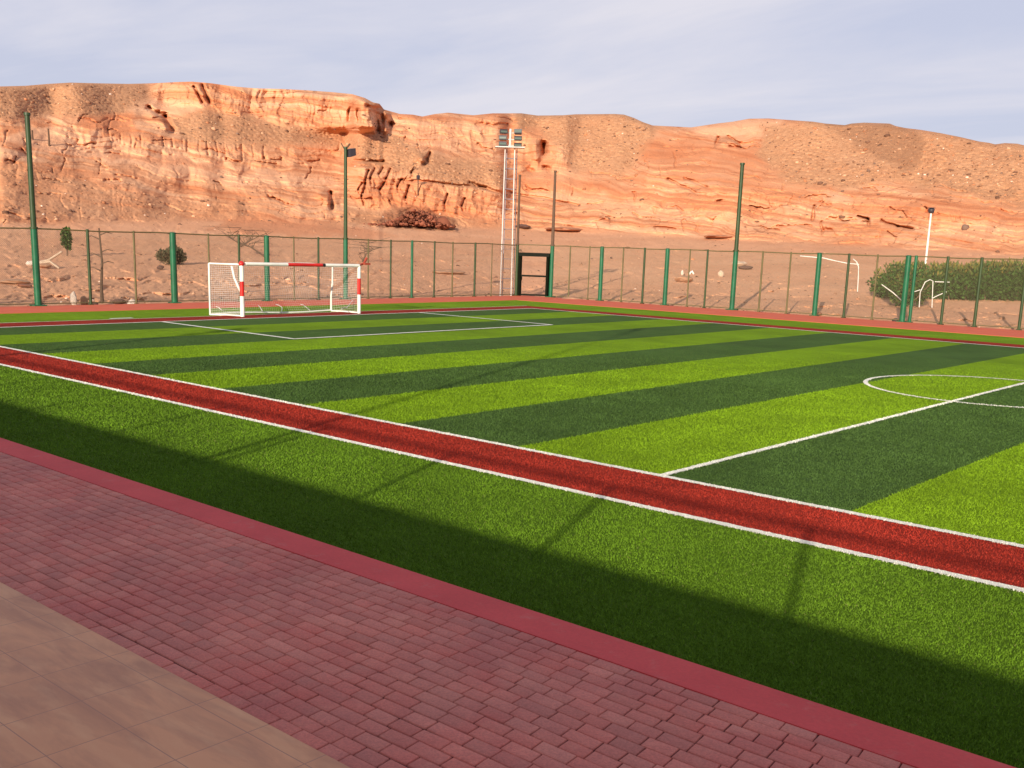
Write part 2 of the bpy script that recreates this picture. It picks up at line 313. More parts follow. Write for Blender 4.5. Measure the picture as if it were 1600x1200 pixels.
def pavers():
    rows = 18; rh = (YP-YT)/rows; V = []; F = []; C_ = []; rg = np.random.default_rng(3)
    pal = np.array([(0.66, 0.185, 0.135), (0.70, 0.235, 0.170), (0.60, 0.185, 0.140), (0.63, 0.145, 0.105), (0.46, 0.155, 0.12), (0.66, 0.245, 0.18)])
    for r_ in range(rows):
        y0 = YT+r_*rh; x = -42.0+rg.random()*0.3
        while x < 12:
            w_ = 0.24*(1+rg.normal(0, 0.16)); w_ = min(max(w_, 0.16), 0.36); g = 0.0036+0.002*rg.random(); sk = -0.015
            q = np.array([(x+g, y0+g), (x+w_-g, y0+g), (x+w_-g+sk, y0+rh-g), (x+g+sk, y0+rh-g)])+rg.normal(0, 0.0014, (4, 2))
            q[:, 1] += 0.010*np.sin(q[:, 0]*1.7+r_*0.35)*(0.2 if r_ in (0, rows-1) else 1.0)
            c_ = q.mean(0); zt = 0.026+rg.normal(0, 0.0006); tl = rg.normal(0, 0.0007, 4); b_ = len(V); bev = 0.045
            ring = []                      # bottom, shoulder, top
            for k_, (f_, z_) in enumerate(((1.0, -0.02), (1.0, zt-0.010), (0.955, zt-0.002), (0.90, zt))):
                for i in range(4):
                    a_ = q[i]; s_ = 1 if k_ < 2 else (1-(1-f_)*np.array([0.16/0.16*0.55, 1.0]))
                    p_ = c_+(a_-c_)*s_; V.append((p_[0], p_[1], z_+(tl[i] if k_ else 0)))
            for k_ in range(3):
                for i in range(4): j = (i+1) % 4; F.append((b_+4*k_+i, b_+4*k_+j, b_+4*k_+4+j, b_+4*k_+4+i))
            F.append((b_+12, b_+13, b_+14, b_+15))
            cl = (0.48*pal[rg.choice(6, p=[.3, .2, .2, .12, .1, .08])]+0.52*np.array([0.72, 0.215, 0.155]))*(1+rg.normal(0, 0.055)); C_ += [cl]*16
            x += w_
    o = npmesh('block_paving', V, F, M['paving'], cols=np.array(C_)); tag(o, kind='structure')
    sheet('paving_bed', -60, 28.6, YT, YP, 0.014, M['bed'], 0.16)
pavers()
sheet('tiled_terrace', -60, 28.6, -5.0, YT, 0.040, M['tile'], 0.18)

# near turf pile: real blades, one uncountable mass
def turf_blades():
    n = 1050000
    r = 6.5+(36-6.5)*RNG.random(n)**1.45; ph = np.radians(10+64*RNG.random(n)); x = -r*np.sin(ph); y = r*np.cos(ph)
    k = (y > YB+0.01) & (y < 34) & (x > -34); x = x[k]; y = y[k]; r = r[k]; n = len(x)
    jx = x+RNG.normal(0, 0.006, n); jy = y+RNG.normal(0, 0.006, n)
    inside = (jx > XL2) & (jx < XR) & (jy > Y2); dark = (np.floor((HALF-jx)/STRIPE).astype(int) % 2 != 0) & inside
    redm = (jy > Y1) & (jy < Y2); rc = np.hypot(jx-HALF, jy-26.55)
    wh = (abs(jy-Y1) < 0.055) | (abs(jy-Y2) < 0.055) | ((abs(jx-HALF) < 0.05) & (jy > Y2)) | (abs(rc-2.95) < 0.05)
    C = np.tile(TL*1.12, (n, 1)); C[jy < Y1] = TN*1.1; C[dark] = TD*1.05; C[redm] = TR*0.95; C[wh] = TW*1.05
    v = RNG.normal(1, 0.20, n)*(0.76+0.34*vnoise(x*1.5, y*1.5+vnoise(x*3,y*3,1), 3)+0.18*vnoise(x*0.4, y*0.4, 8)).clip(0.35, 2.0); C = C*v[:, None]
    y_ = (RNG.random(n) < 0.010) & (jy < Y1); C[y_] = (0.17, 0.19, 0.05)
    h = (0.013+0.012*RNG.random(n))*(0.8+r/30)*np.clip((36-r)/12, 0.25, 1); wd = 0.0028+0.00034*r
    a = RNG.random(n)*6.283; dx = np.cos(a)*wd; dy = np.sin(a)*wd; lx = RNG.normal(0, 0.5, n)*h; ly = RNG.normal(0, 0.5, n)*h
    V = np.zeros((n, 3, 3)); V[:, 0] = np.stack([x-dx, y-dy, np.zeros(n)], 1); V[:, 1] = np.stack([x+dx, y+dy, np.zeros(n)], 1); V[:, 2] = np.stack([x+lx, y+ly, h], 1)
    o = npmesh('grass', V.reshape(-1, 3), np.arange(3*n).reshape(-1, 3), M['blade'], cols=np.repeat(C, 3, axis=0))
    tag(o, 'short green and red pile of the artificial turf', 'turf', kind='stuff')
turf_blades()

# ------------------------------------------------------------------ terrain
def ray(x, y):
    x = np.asarray(x, float); y = np.asarray(y, float)
    d = FW[None]*FPX+RT[None]*(x.ravel()[:, None]-CX)+UPV[None]*(CY-y.ravel()[:, None])
    return d/np.linalg.norm(d, axis=1)[:, None]
SKY = [(-20,136),(0,135),(40,134),(75,131),(110,129),(150,130),(200,131),(240,130),(280,128),(300,127.5),(330,130),(365,135),(400,138),(440,139),(480,141),(520,144),(550,147),(570,153),(583,160),(593,162),(600,171),(625,178),(645,179),(660,182),(680,178),(700,176),(740,180),(770,177),(800,177),(815,177),(840,180.5),(880,180),(900,178.5),(960,178),(975,179),(990,184),(1005,191),(1020,196),(1040,197),(1080,199),(1100,196),(1120,193),(1145,190),(1170,185.5),(1200,185),(1220,186.5),(1270,190),(1290,193),(1320,195.5),(1330,193),(1350,191.5),(1390,193),(1400,197),(1415,200),(1440,203),(1470,208),(1500,214),(1530,221),(1545,223),(1555,225.5),(1570,223.5),(1590,224.5),(1600,227),(1630,232)]
sk = np.array(SKY, float); dd = ray(sk[:, 0], sk[:, 1]); sphi = np.arctan2(-dd[:, 0], dd[:, 1]); sth = np.arctan2(dd[:, 2], np.hypot(dd[:, 0], dd[:, 1]))
o_ = np.argsort(sphi); sphi = sphi[o_]; sth = sth[o_]
PH0, PH1 = math.radians(16.0), math.radians(66.8)
def fbm(x, y, oct=5, seed=0, g=0.5):
    s = 0; a = 1; t_ = 0
    for i in range(oct): s = s+a*vnoise(x*2**i, y*2**i, seed+i*3); t_ += a; a *= g
    return s/t_
def ridged(x, y, oct=4, seed=0):
    s = 0; a = 1; t_ = 0
    for i in range(oct): s = s+a*(1-np.abs(2*vnoise(x*2**i, y*2**i, seed+i*5)-1)); t_ += a; a *= 0.5
    return s/t_
def sm(a, b, x): t_ = np.clip((x-a)/(b-a), 0, 1); return t_*t_*(3-2*t_)
def poly(X, Y, pts, soft):
    pts = np.array(pts, float); n = len(pts); d2 = np.full(X.shape, 1e9); ins = np.zeros(X.shape, bool)
    for i in range(n):
        ax, ay = pts[i]; bx, by = pts[(i+1) % n]; ex, ey = bx-ax, by-ay
        t_ = np.clip(((X-ax)*ex+(Y-ay)*ey)/(ex*ex+ey*ey+1e-9), 0, 1); d2 = np.minimum(d2, (X-ax-t_*ex)**2+(Y-ay-t_*ey)**2)
        c_ = ((ay > Y) != (by > Y)) & (X < (bx-ax)*(Y-ay)/((by-ay) if by != ay else 1e-9)+ax); ins ^= c_
    d = np.sqrt(d2)*np.where(ins, 1, -1); return sm(-soft, soft, d)
def stroke(X, Y, x0, y0, x1, y1, wd):
    ex, ey = x1-x0, y1-y0; t_ = np.clip(((X-x0)*ex+(Y-y0)*ey)/(ex*ex+ey*ey), 0, 1)
    return np.exp(-((X-x0-t_*ex)**2+(Y-y0-t_*ey)**2)/(wd*wd))

phi = np.concatenate([np.linspace(math.radians(-22), PH0, 130, endpoint=False), np.linspace(PH0, PH1, 1250), np.linspace(PH1, math.radians(98), 110)[1:]])
NC = len(phi); NR = 430
phm = np.where(phi > PH1, 2*PH1-phi, np.where(phi < PH0, 2*PH0-phi, phi)); phm = np.clip(phm, PH0, PH1)
thr = np.interp(phm, sphi, sth)
rf = np.minimum(np.where(np.sin(phi) > 0.05, 44.0/np.maximum(np.sin(phi), 0.05), 1e9), np.where(np.cos(phi) > 0.05, 51.8/np.maximum(np.cos(phi), 0.05), 1e9))
rf = np.minimum(rf, 75.0)
r0 = rf+0.3; ths = -np.arctan((CH+0.20)/r0)
jj = np.linspace(0, 1, NR)[:, None]
TH = ths[None]+(thr-ths)[None]*jj
d_ = np.stack([-np.sin(phm)[None]*np.cos(TH), np.cos(phm)[None]*np.cos(TH), np.sin(TH)], -1)
zc = d_@FW; PXX = CX+FPX*(d_@RT)/zc; PYY = CY-FPX*(d_@UPV)/zc
WX = PXX+(fbm(PXX/22, PYY/22, 4, 11)-0.5)*26; WY = PYY+(fbm(PXX/22, PYY/18, 4, 23)-0.5)*16
foot = np.interp(PXX, [0, 150, 300, 450, 600, 800, 1000, 1200, 1400, 1600], [352, 348, 345, 350, 352, 358, 368, 378, 388, 398])
P = lambda pts, s=9: poly(WX, WY, pts, s)
gravel = np.maximum.reduce([
    P([(-90,100),(235,100),(228,158),(205,168),(190,178),(120,182),(90,178),(0,188),(-90,195)]),
    P([(262,190),(335,172),(400,186),(470,196),(548,212),(530,224),(400,229),(290,220)]),
    P([(545,215),(600,205),(690,248),(760,250),(795,262),(795,300),(700,288),(600,262),(535,236)]),
    P([(800,160),(965,160),(1000,186),(1030,200),(1010,230),(965,275),(900,262),(880,236),(842,202),(805,200)]),
    P([(1190,196),(1290,186),(1345,196),(1450,200),(1600,215),(1700,220),(1700,330),(1600,318),(1500,300),(1400,284),(1300,294),(1230,285),(1185,240)]),
    P([(-90,246),(40,252),(150,280),(260,308),(400,314),(420,336),(300,346),(0,350),(-90,345)], 14)*0.45,
    P([(540,325),(580,318),(720,345),(900,352),(700,366),(500,362)])*0.4])
pale = np.maximum.reduce([
    P([(1288,250),(1320,229),(1350,240),(1415,268),(1360,262),(1300,252)], 4),
    P([(1325,180),(1400,180),(1425,200),(1330,196)], 3), P([(940,170),(985,175),(1025,196),(960,184)], 3),
    P([(1050,203),(1130,190),(1225,184),(1225,205),(1180,212),(1100,214)], 5),
    P([(50,200),(130,212),(250,238),(400,262),(540,286),(400,292),(250,268),(130,244),(0,222)], 4)*0.9, P([(60,198),(95,200),(210,222),(205,232),(110,214),(62,208)], 2),
    P([(205,160),(230,152),(330,165),(300,180),(240,178)], 4)*0.8, P([(380,150),(440,160),(430,185),(390,180)], 5)*0.5,
    P([(-30,236),(70,243),(70,252),(0,250)], 5)*0.7, P([(870,298),(1000,312),(1150,332),(1300,352),(1150,352),(900,322)], 7)*0.5,
    P([(620,195),(700,185),(760,200),(700,240),(640,225)], 8)*0.5])
brown = np.maximum.reduce([P([(1288,188),(1400,190),(1440,215),(1440,255),(1405,268),(1362,240),(1310,212)], 6), P([(1440,280),(1600,300),(1700,320),(1600,330)], 8)*0.6, P([(800,170),(830,172),(822,204),(806,206)], 4)*0.8, P([(20,140),(225,135),(222,158),(190,176),(120,180),(60,160)], 14)*0.15, P([(330,182),(540,214),(520,222),(300,212)], 8)*0.35, P([(560,330),(720,346),(700,360),(540,356)], 5)*0.5])  # brown gravel; first patch also has a hollow's shade painted into its colour
redm = np.maximum.reduce([P([(128,190),(150,178),(205,176),(218,205),(180,208),(135,205)], 5)*0.8, P([(125,196),(400,236),(400,243),(160,212)], 4)*0.5,
    P([(560,270),(640,275),(700,300),(780,308),(770,340),(640,325),(560,318)], 8)*0.5, P([(390,170),(440,168),(445,182),(400,184)], 3)*0.7, P([(400,330),(520,345),(620,372),(430,368),(330,356)], 5)*0.5,
    P([(790,270),(900,280),(1000,298),(1200,330),(1190,340),(1000,314),(800,290)], 8)*0.7, P([(1330,300),(1600,330),(1600,350),(1330,330)], 12)*0.6, P([(1000,225),(1180,230),(1300,300),(1180,310),(1010,262)], 16)*0.45, P([(175,236),(400,268),(400,276),(170,246)], 4)*0.5, P([(0,246),(180,284),(300,312),(250,312),(120,284),(0,256)], 5)*0.5])
cliff = np.maximum.reduce([
    P([(232,120),(300,112),(560,130),(604,160),(604,204),(560,206),(520,200),(450,194),(380,178),(300,168),(240,160)], 5),
    P([(125,178),(175,206),(290,221),(400,231),(530,224),(540,246),(400,266),(290,250),(170,234),(90,214)], 4)*0.4,
    P([(556,262),(650,270),(790,300),(790,342),(640,328),(556,322)], 6)*0.9, P([(798,206),(905,232),(890,268),(798,268)], 6)*0.8,
    P([(795,278),(1000,302),(1200,338),(1180,350),(1000,324),(795,300)], 6)*0.5, P([(600,180),(700,180),(800,190),(790,250),(700,235),(620,212)], 8)*0.5,
    P([(1000,270),(1180,300),(1400,320),(1600,345),(1600,362),(1400,345),(1180,330),(1000,300)], 8)*0.45])
rub = P([(582,342),(600,332),(640,322),(668,322),(690,338),(708,352),(650,356),(590,350)], 4)*0.7
strc = (PYY-0.135*PXX)+(fbm(PXX/90, PYY/60, 4, 5)-0.5)*34
beds = fbm(strc/2.6, PXX/160, 3, 37, 0.6); stra = fbm(strc/9.0, PXX/420, 4, 31, 0.6); strat = np.clip((stra-0.3)/0.4, 0, 1)
hill = sm(foot+6, foot-8, PYY)                                    # 1 on the hill, 0 on the plain
slope = 0.052+hill*(0.36-0.052)
slope = slope+hill*(0.12*gravel+0.55*cliff+0.10*(strat-0.5)*(1-gravel))
bench = P([(0,300),(300,338),(560,356),(560,366),(250,356),(0,345)], 6); slope -= hill*0.15*bench
crest = sm(9, 0, (np.interp(phm, sphi, sth)[None]-TH)*FPX); slope = slope*(1-crest*0.6*(1-cliff))
den = np.maximum(slope-np.tan(TH), 0.075)
R = np.zeros((NR, NC)); R[0] = r0
dth = (thr-ths)/(NR-1)
for j in range(1, NR): R[j] = R[j-1]+R[j-1]*dth/(np.cos(TH[j])**2)/((den[j]+den[j-1])/2)
# smooth base distance sideways so the columns agree
def smx(A, k):
    ker = np.hanning(k+2)[1:-1]; ker /= ker.sum(); pad = k//2; B = np.pad(A, ((0, 0), (pad, pad)), 'edge')
    c_ = np.zeros_like(A)
    for i, kk in enumerate(ker): c_ += kk*B[:, i:i+A.shape[1]]
    return c_
R = smx(R, 25)
rockm = hill*(1-gravel)
disp = np.zeros_like(R)
# undulating spurs and hollows
disp += hill*(fbm(PXX/130, PYY/110, 3, 41)-0.5)*8*np.clip((foot-PYY)/80, 0, 1)
disp += hill*(fbm(WX/42, WY/34, 4, 47)-0.5)*3.6*(0.35+0.65*rockm)
# gullies on rock faces
disp += rockm*(0.5-ridged(WX/16, WY/70, 4, 53))*(0.4+1.25*cliff)
disp += cliff*(0.5-ridged(PXX/9+WY/60, PYY/60, 3, 57))*0.75
disp += rockm*(0.5-ridged(WX/26, WY/15, 4, 59))*0.4
# strata ledges
ledge = (strc/11.0) % 1.0; disp -= rockm*(sm(0.0, 0.85, ledge)-sm(0.86, 1.0, ledge)-0.4)*0.30*(0.3+fbm(PXX/60, PYY/60, 3, 61))
# coarse scree and stones
disp += (0.25+gravel)*(fbm(PXX/3.0, PYY/2.2, 3, 67)-0.5)*0.34*(0.25+0.75*hill)
disp += gravel*hill*np.minimum(0, 0.26-np.abs(vnoise(PXX/4.5, PYY/3.0, 71)-0.5)*2+0.0)*-0.4
# low ground waves behind the fence
disp += (1-hill)*((fbm(WX/60, WY/9, 4, 73)-0.5)*3.6+(fbm(PXX/9, PYY/3.0, 3, 79)-0.5)*0.7)*sm(0, 14, (TH-ths[None])*FPX)
# named landforms: the east-facing cliff end, arches, caves and clefts
yw = sm(128, 150, PYY)*sm(212, 196, PYY)
disp -= 8*yw*sm(430, 575, PXX)*(1-sm(583, 596, PXX)); disp -= 4*sm(155, 168, PYY)*sm(215, 200, PYY)*sm(598, 602, PXX)*(1-sm(603, 613, PXX))
def cut(x0, y0, x1, y1, wd, dep):
    global disp
    disp = disp+0.8*dep*stroke(PXX+(WX-PXX)*0.25, PYY+(WY-PYY)*0.25, x0, y0, x1, y1, wd)
cut(231,167,258,182,2.6,4); cut(258,182,268,203,4.5,6); cut(240,180,262,196,9,-4)
cut(302,135,316,160,2.2,3.5); cut(315,132,328,160,2.5,3.5); cut(548,170,546,188,3,4); cut(560,172,560,190,3,4); cut(575,165,600,168,3,3)
cut(587,170,590,203,4.5,6); cut(602,186,610,194,5,4); cut(665,158+90,668,252,3,3); cut(672,240,662,256,3,4); cut(655,246,662,250,6,-3)
cut(850,226,851,239,5,7); cut(823,264,830,266,4,3); cut(850,262,858,264,3.5,3); cut(833,226,838,246,8,-4)
cut(1119,224,1122,215,3,4); cut(1138,213,1160,226,2,2.5); cut(1140,228,1158,230,2,2.5); cut(1130,222,1150,225,6,-3)
for (x, y0, y1) in ((576,266,300),(585,262,290),(597,262,276),(608,264,288),(566,286,302),(572,285,320),(600,285,305),(628,280,300),(640,290,318),(649,262,275),(700,302,325),(727,310,330)): cut(x, y0, x-6, y0+(y1-y0)*.6, 1.7, 2.2); cut(x-6, y0+(y1-y0)*.6, x-4, y1, 1.3, 1.3)
cut(516,300,518,325,3.2,4.5); cut(500,305,512,312,8,-3); cut(553,250,600,252,2.2,2.5)
for x in (188,204,219,255,270,285,292,310,322,338,351,377,394,412): cut(x, 208+0.09*(x-175), x+1, 219+0.11*(x-175)+11*random.random(), 1.3, 0.55+0.7*random.random())
cut(1340,338,1356,342,1.8,2.5); cut(1356,342,1356,352,1.8,2.5); cut(1376,344,1402,354,1.8,2); cut(1402,354,1425,357,1.6,2.5); cut(1273,322,1270,345,1.8,2.5)
cut(790,165+135,905,320,1.8,1.5); cut(735,285,790,305,2.5,2); cut(645,282,760,292,1.6,1.5); cut(1045,280,1085,300,2,1.6); cut(1070,278,1105,292,2,1.6)
for k in range(300):
    x = random.uniform(0, 1600); y = random.uniform(170, 365); L_ = random.uniform(6, 45)
    if random.random() < 0.6: dx_, dy_ = L_, L_*(0.13+random.gauss(0, 0.1))
    else: dx_, dy_ = random.gauss(0, 2), L_*0.45
    i0 = np.abs(phm-0).argmin() if False else 0
    disp += random.uniform(0.25, 1.25)*stroke(WX, WY, x, y, x+dx_, y+dy_, random.uniform(0.8, 1.8))*rockm
disp -= rub*2.0*(0.4+fbm(PXX/6, PYY/5, 3, 91))
disp *= (0.35+0.65*sm(0, 6, (thr[None]-TH)*FPX))*sm(0, 4, (TH-ths[None])*FPX)
R2 = np.maximum(R+disp, r0[None]*0+R[0][None])
Z = CH+R2*np.tan(TH)
XX = -np.sin(phi)[None]*R2; YY = np.cos(phi)[None]*R2
# land behind the crest
ex = [8, 25, 60, 140, 300]; bz = [-0.3, -1.5, -4, -10, -22]
XX = np.vstack([XX]+[-np.sin(phi)[None]*(smx(R2[-1:], 31)+e) for e in ex]); YY = np.vstack([YY]+[np.cos(phi)[None]*(smx(R2[-1:], 31)+e) for e in ex]); Z = np.vstack([Z]+[smx(Z[NR-1:NR], 15)+b_ for b_ in bz])
def ext(A): return np.vstack([A]+[A[-1:]]*len(ex))
NRT = NR+len(ex); idx = np.arange(NRT*NC).reshape(NRT, NC)
F = np.stack([idx[:-1, :-1], idx[1:, :-1], idx[1:, 1:], idx[:-1, 1:]], -1).reshape(-1, 4)
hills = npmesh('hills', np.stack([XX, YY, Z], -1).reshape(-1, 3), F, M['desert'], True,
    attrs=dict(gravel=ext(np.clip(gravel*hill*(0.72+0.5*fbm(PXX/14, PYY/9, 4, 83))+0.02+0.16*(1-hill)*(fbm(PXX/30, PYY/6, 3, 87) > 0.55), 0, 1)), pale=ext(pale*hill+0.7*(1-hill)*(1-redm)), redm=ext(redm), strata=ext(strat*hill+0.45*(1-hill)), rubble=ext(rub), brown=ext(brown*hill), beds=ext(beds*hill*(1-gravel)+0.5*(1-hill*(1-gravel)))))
tag(hills, kind='structure')
CI = np.where((phi >= PH0) & (phi <= PH1))[0]
def at(x, y):                       # where the view of the photo pixel meets the land
    d = ray([x], [y])[0]; p_ = math.atan2(-d[0], d[1]); th_ = math.atan2(d[2], math.hypot(d[0], d[1]))
    c_ = int(np.clip(np.searchsorted(phi, p_), 1, NC-1)); j = int(np.clip(round((th_-ths[c_])/(thr[c_]-ths[c_])*(NR-1)), 0, NR-1))
    rr = R2[j, c_]; return Vector((-math.sin(p_)*rr, math.cos(p_)*rr, CH+rr*math.tan(th_)))
def depth(p): return (np.array(p)-np.array([0, 0, CH]))@FW
def px2m(p, n): return n*depth(p)/FPX   # n photo pixels at that depth, in metres
RIGHT = Vector((RT[0], RT[1], 0)).normalized(); AWAY = Vector((FW[0], FW[1], 0)).normalized()

# scattered stones, uncountable
ICO = None
def ico():
    t_ = (1+5**0.5)/2
    v = np.array([(-1,t_,0),(1,t_,0),(-1,-t_,0),(1,-t_,0),(0,-1,t_),(0,1,t_),(0,-1,-t_),(0,1,-t_),(t_,0,-1),(t_,0,1),(-t_,0,-1),(-t_,0,1)], float); v /= np.linalg.norm(v[0])
    f = np.array([(0,11,5),(0,5,1),(0,1,7),(0,7,10),(0,10,11),(1,5,9),(5,11,4),(11,10,2),(10,7,6),(7,1,8),(3,9,4),(3,4,2),(3,2,6),(3,6,8),(3,8,9),(4,9,5),(2,4,11),(6,2,10),(8,6,7),(9,8,1)])
    return v, f
def stones(name, P_, S_, C_, label, cat, kind='stuff', mat='stones'):
    v, f = ico(); n = len(P_)
    V = np.repeat(v[None], n, 0)*(1+RNG.normal(0, 0.16, (n, 12, 1)))*S_[:, None, None]*np.array([1, 1, 0.7])[None, None]*(1+RNG.normal(0, 0.2, (n, 1, 3)))
    a = RNG.random(n)*6.283; c_, s_ = np.cos(a), np.sin(a); X_ = V[..., 0]*c_[:, None]-V[..., 1]*s_[:, None]; Y_ = V[..., 0]*s_[:, None]+V[..., 1]*c_[:, None]
    V[..., 0] = X_; V[..., 1] = Y_; V += P_[:, None, :]
    Fc = (f[None]+12*np.arange(n)[:, None, None]).reshape(-1, 3)
    return tag(npmesh(name, V.reshape(-1, 3), Fc, M[mat], cols=np.repeat(C_, 12, 0)), label, cat, kind=kind)
def scatter():
    n = 6500; jn = RNG.integers(5, NR-3, n*6); cn = RNG.integers(CI[0], CI[-1], n*6)
    wgt = (0.09+gravel*hill+0.25*(1-hill)*sm(0, 10, (TH-ths[None])*FPX))[jn, cn]; k = np.where(RNG.random(n*6) < wgt*0.8)[0][:n]; jn = jn[k]; cn = cn[k]
    Pn = np.stack([XX[jn, cn], YY[jn, cn], Z[jn, cn]], -1); s = 0.062*np.exp(RNG.normal(0.1, 0.6, len(k))); s = np.clip(s, 0.04, 0.42)*(0.6+0.6*hill[jn, cn])
    pal = np.array([(0.17, 0.085, 0.055), (0.34, 0.17, 0.10), (0.54, 0.30, 0.18), (0.20, 0.12, 0.09), (0.72, 0.55, 0.44), (0.44, 0.18, 0.09)])
    C_ = pal[RNG.choice(6, len(k), p=[0.32, 0.26, 0.18, 0.12, 0.02, 0.10])]*(1+RNG.normal(0, 0.12, (len(k), 1)))
    stones('scattered_stones', Pn, s, C_, 'loose brown and pale stones strewn over the desert slopes', 'stones')
scatter()

# ------------------------------------------------------------------ fences
def ground_z(x, y):
    p_ = math.atan2(-x, y); r = math.hypot(x, y); c_ = int(np.clip(np.searchsorted(phi, p_), 0, NC-1)); return max(-0.16, float(np.interp(r, R2[:, c_], Z[:NR, c_])))
def chain_link(m, a, b, z0, z1, sp=0.075, r=0.0020, off=0.0):
    a = np.array(a, float); b = np.array(b, float); L = np.linalg.norm(b-a); u = (b-a)/L; Hh = z1-z0; vs = []; fs = []
    nrm = np.array([-u[1], u[0]])
    for sgn in (1, -1):
        s = -Hh if sgn == 1 else 0.0; s0 = s
        while s0 < (L if sgn == 1 else L+Hh):
            pts = []
            x0, x1 = (s0, s0+Hh) if sgn == 1 else (s0, s0-Hh)
            ta = 0.0; tb = 1.0; dx = x1-x0
            lo, hi = (0-x0)/dx, (L-x0)/dx
            if lo > hi: lo, hi = hi, lo
            ta = max(0, lo); tb = min(1, hi)
            if tb > ta+1e-3:
                for t_ in (ta, tb):
                    q = a+u*(x0+dx*t_)+nrm*(off+0.002*sgn); zq = z0+Hh*t_; pts.append((q[0], q[1], zq))
                p, q = pts; k = len(vs); w_ = r
                for c_ in (p, q):
                    vs += [(c_[0]-u[0]*w_, c_[1]-u[1]*w_, c_[2]+sgn*w_*0.8), (c_[0]+u[0]*w_, c_[1]+u[1]*w_, c_[2]-sgn*w_*0.8), (c_[0]+nrm[0]*w_*1.4, c_[1]+nrm[1]*w_*1.4, c_[2])]
                fs += [(k, k+1, k+4, k+3), (k+1, k+2, k+5, k+4), (k+2, k, k+3, k+5)]
            s0 += sp
    m.add(vs, fs)
FHT = 3.2; LX = -43.99; RY = 51.73
def post(parent, x, y, wd, mat, h=FHT, lab=None, round_=True):
    m = MB(); r = wd/2
    m.tube([(x, y, -0.1), (x, y, 0.0), (x, y, h)], [r, r, r*0.97], 12); m.tube([(x, y, h), (x, y, h+0.03)], [r*1.12, r*0.7], 12)
    m.box(x-r*1.5, x+r*1.5, y-r*1.5, y+r*1.5, -0.1, 0.05)
    o = m.build('post', M[mat], parent)
    o.data.transform(Matrix.Translation(-parent.location)) if parent.location.length else None
    if lab: o['label'] = lab
    return o
LP = [(-8.0,.1,'olive'),(-5,.14,'green_dark'),(-2,.1,'olive'),(1,.14,'green_dark'),(4,.1,'olive'),(7,.3,'green'),(9,.1,'olive'),(11.2,.14,'green_dark'),(13.4,.3,'green'),(15.7,.1,'olive'),(18,.14,'green_dark'),
      (22.46,.13,'green_dark'),(24.61,.09,'olive'),(26.54,.30,'green'),(28.42,.08,'olive'),(30.11,.12,'green_dark'),(31.73,.27,'green'),(33.39,.07,'olive'),(34.96,.11,'green_dark'),
      (38.37,.08,'olive'),(40.02,.10,'green_dark'),(41.64,.15,'green'),(43.43,.10,'green_dark'),(44.93,.09,'olive'),(46.87,.13,'green_dark'),(48.38,.06,'olive')]
RP = [(-40.53,.09,'olive'),(-39.03,.07,'olive'),(-38.11,.25,'green'),(-36.54,.09,'olive'),(-35.03,.13,'green_dark'),(-33.47,.26,'green'),(-31.97,.08,'olive'),(-30.84,.11,'green_dark'),
      (-27.46,.10,'olive'),(-25.84,.09,'olive'),(-24.25,.26,'green'),(-22.66,.13,'green_dark'),(-21.18,.09,'olive'),(-19.65,.28,'green'),(-19.28,.16,'green'),(-17.77,.14,'green_dark'),(-16.23,.15,'green_dark'),(-14.25,.14,'green_dark'),
      (-12.4,.1,'olive'),(-10.6,.27,'green'),(-8.8,.1,'olive'),(-7,.14,'green_dark'),(-5.2,.1,'olive'),(-3.4,.27,'green'),(-1.6,.1,'olive'),(.3,.14,'green_dark'),(2.1,.1,'olive'),(4,.27,'green')]
def fence(posts, a, b, axis, label):
    e = empty('chain_link_fence', (0, 0, 0), label, 'fence')
    for (q, wd, mt) in posts:
        post(e, LX if axis == 'x' else q, q if axis == 'x' else RY, wd, mt)
    n = Vector((b[0]-a[0], b[1]-a[1], 0)).normalized()
    m = MB(); k = 40; m.tube([(a[0]+(b[0]-a[0])*i/k, a[1]+(b[1]-a[1])*i/k, FHT-0.03+0.02*math.sin(i*1.7)) for i in range(k+1)], 0.032, 6); m.build('top_rail', M['olive'], e)
    m = MB(); m.tube([(a[0], a[1], 0.10), (b[0], b[1], 0.10)], 0.022, 6); m.build('bottom_rail', M['olive'], e)
    m = MB(); chain_link(m, a, b, 0.06, FHT-0.04, off=0.0); m.build('wire_mesh', M['wire'], e)
    return e
CL = (LX, 50.75); CR = (-41.96, RY)
fence(LP, (LX, -8.0), CL, 'x', 'green chain link fence behind the nearer white and red goal')
fence(RP, CR, (5.0, RY), 'y', 'green chain link fence along the far touchline in front of the hedge')

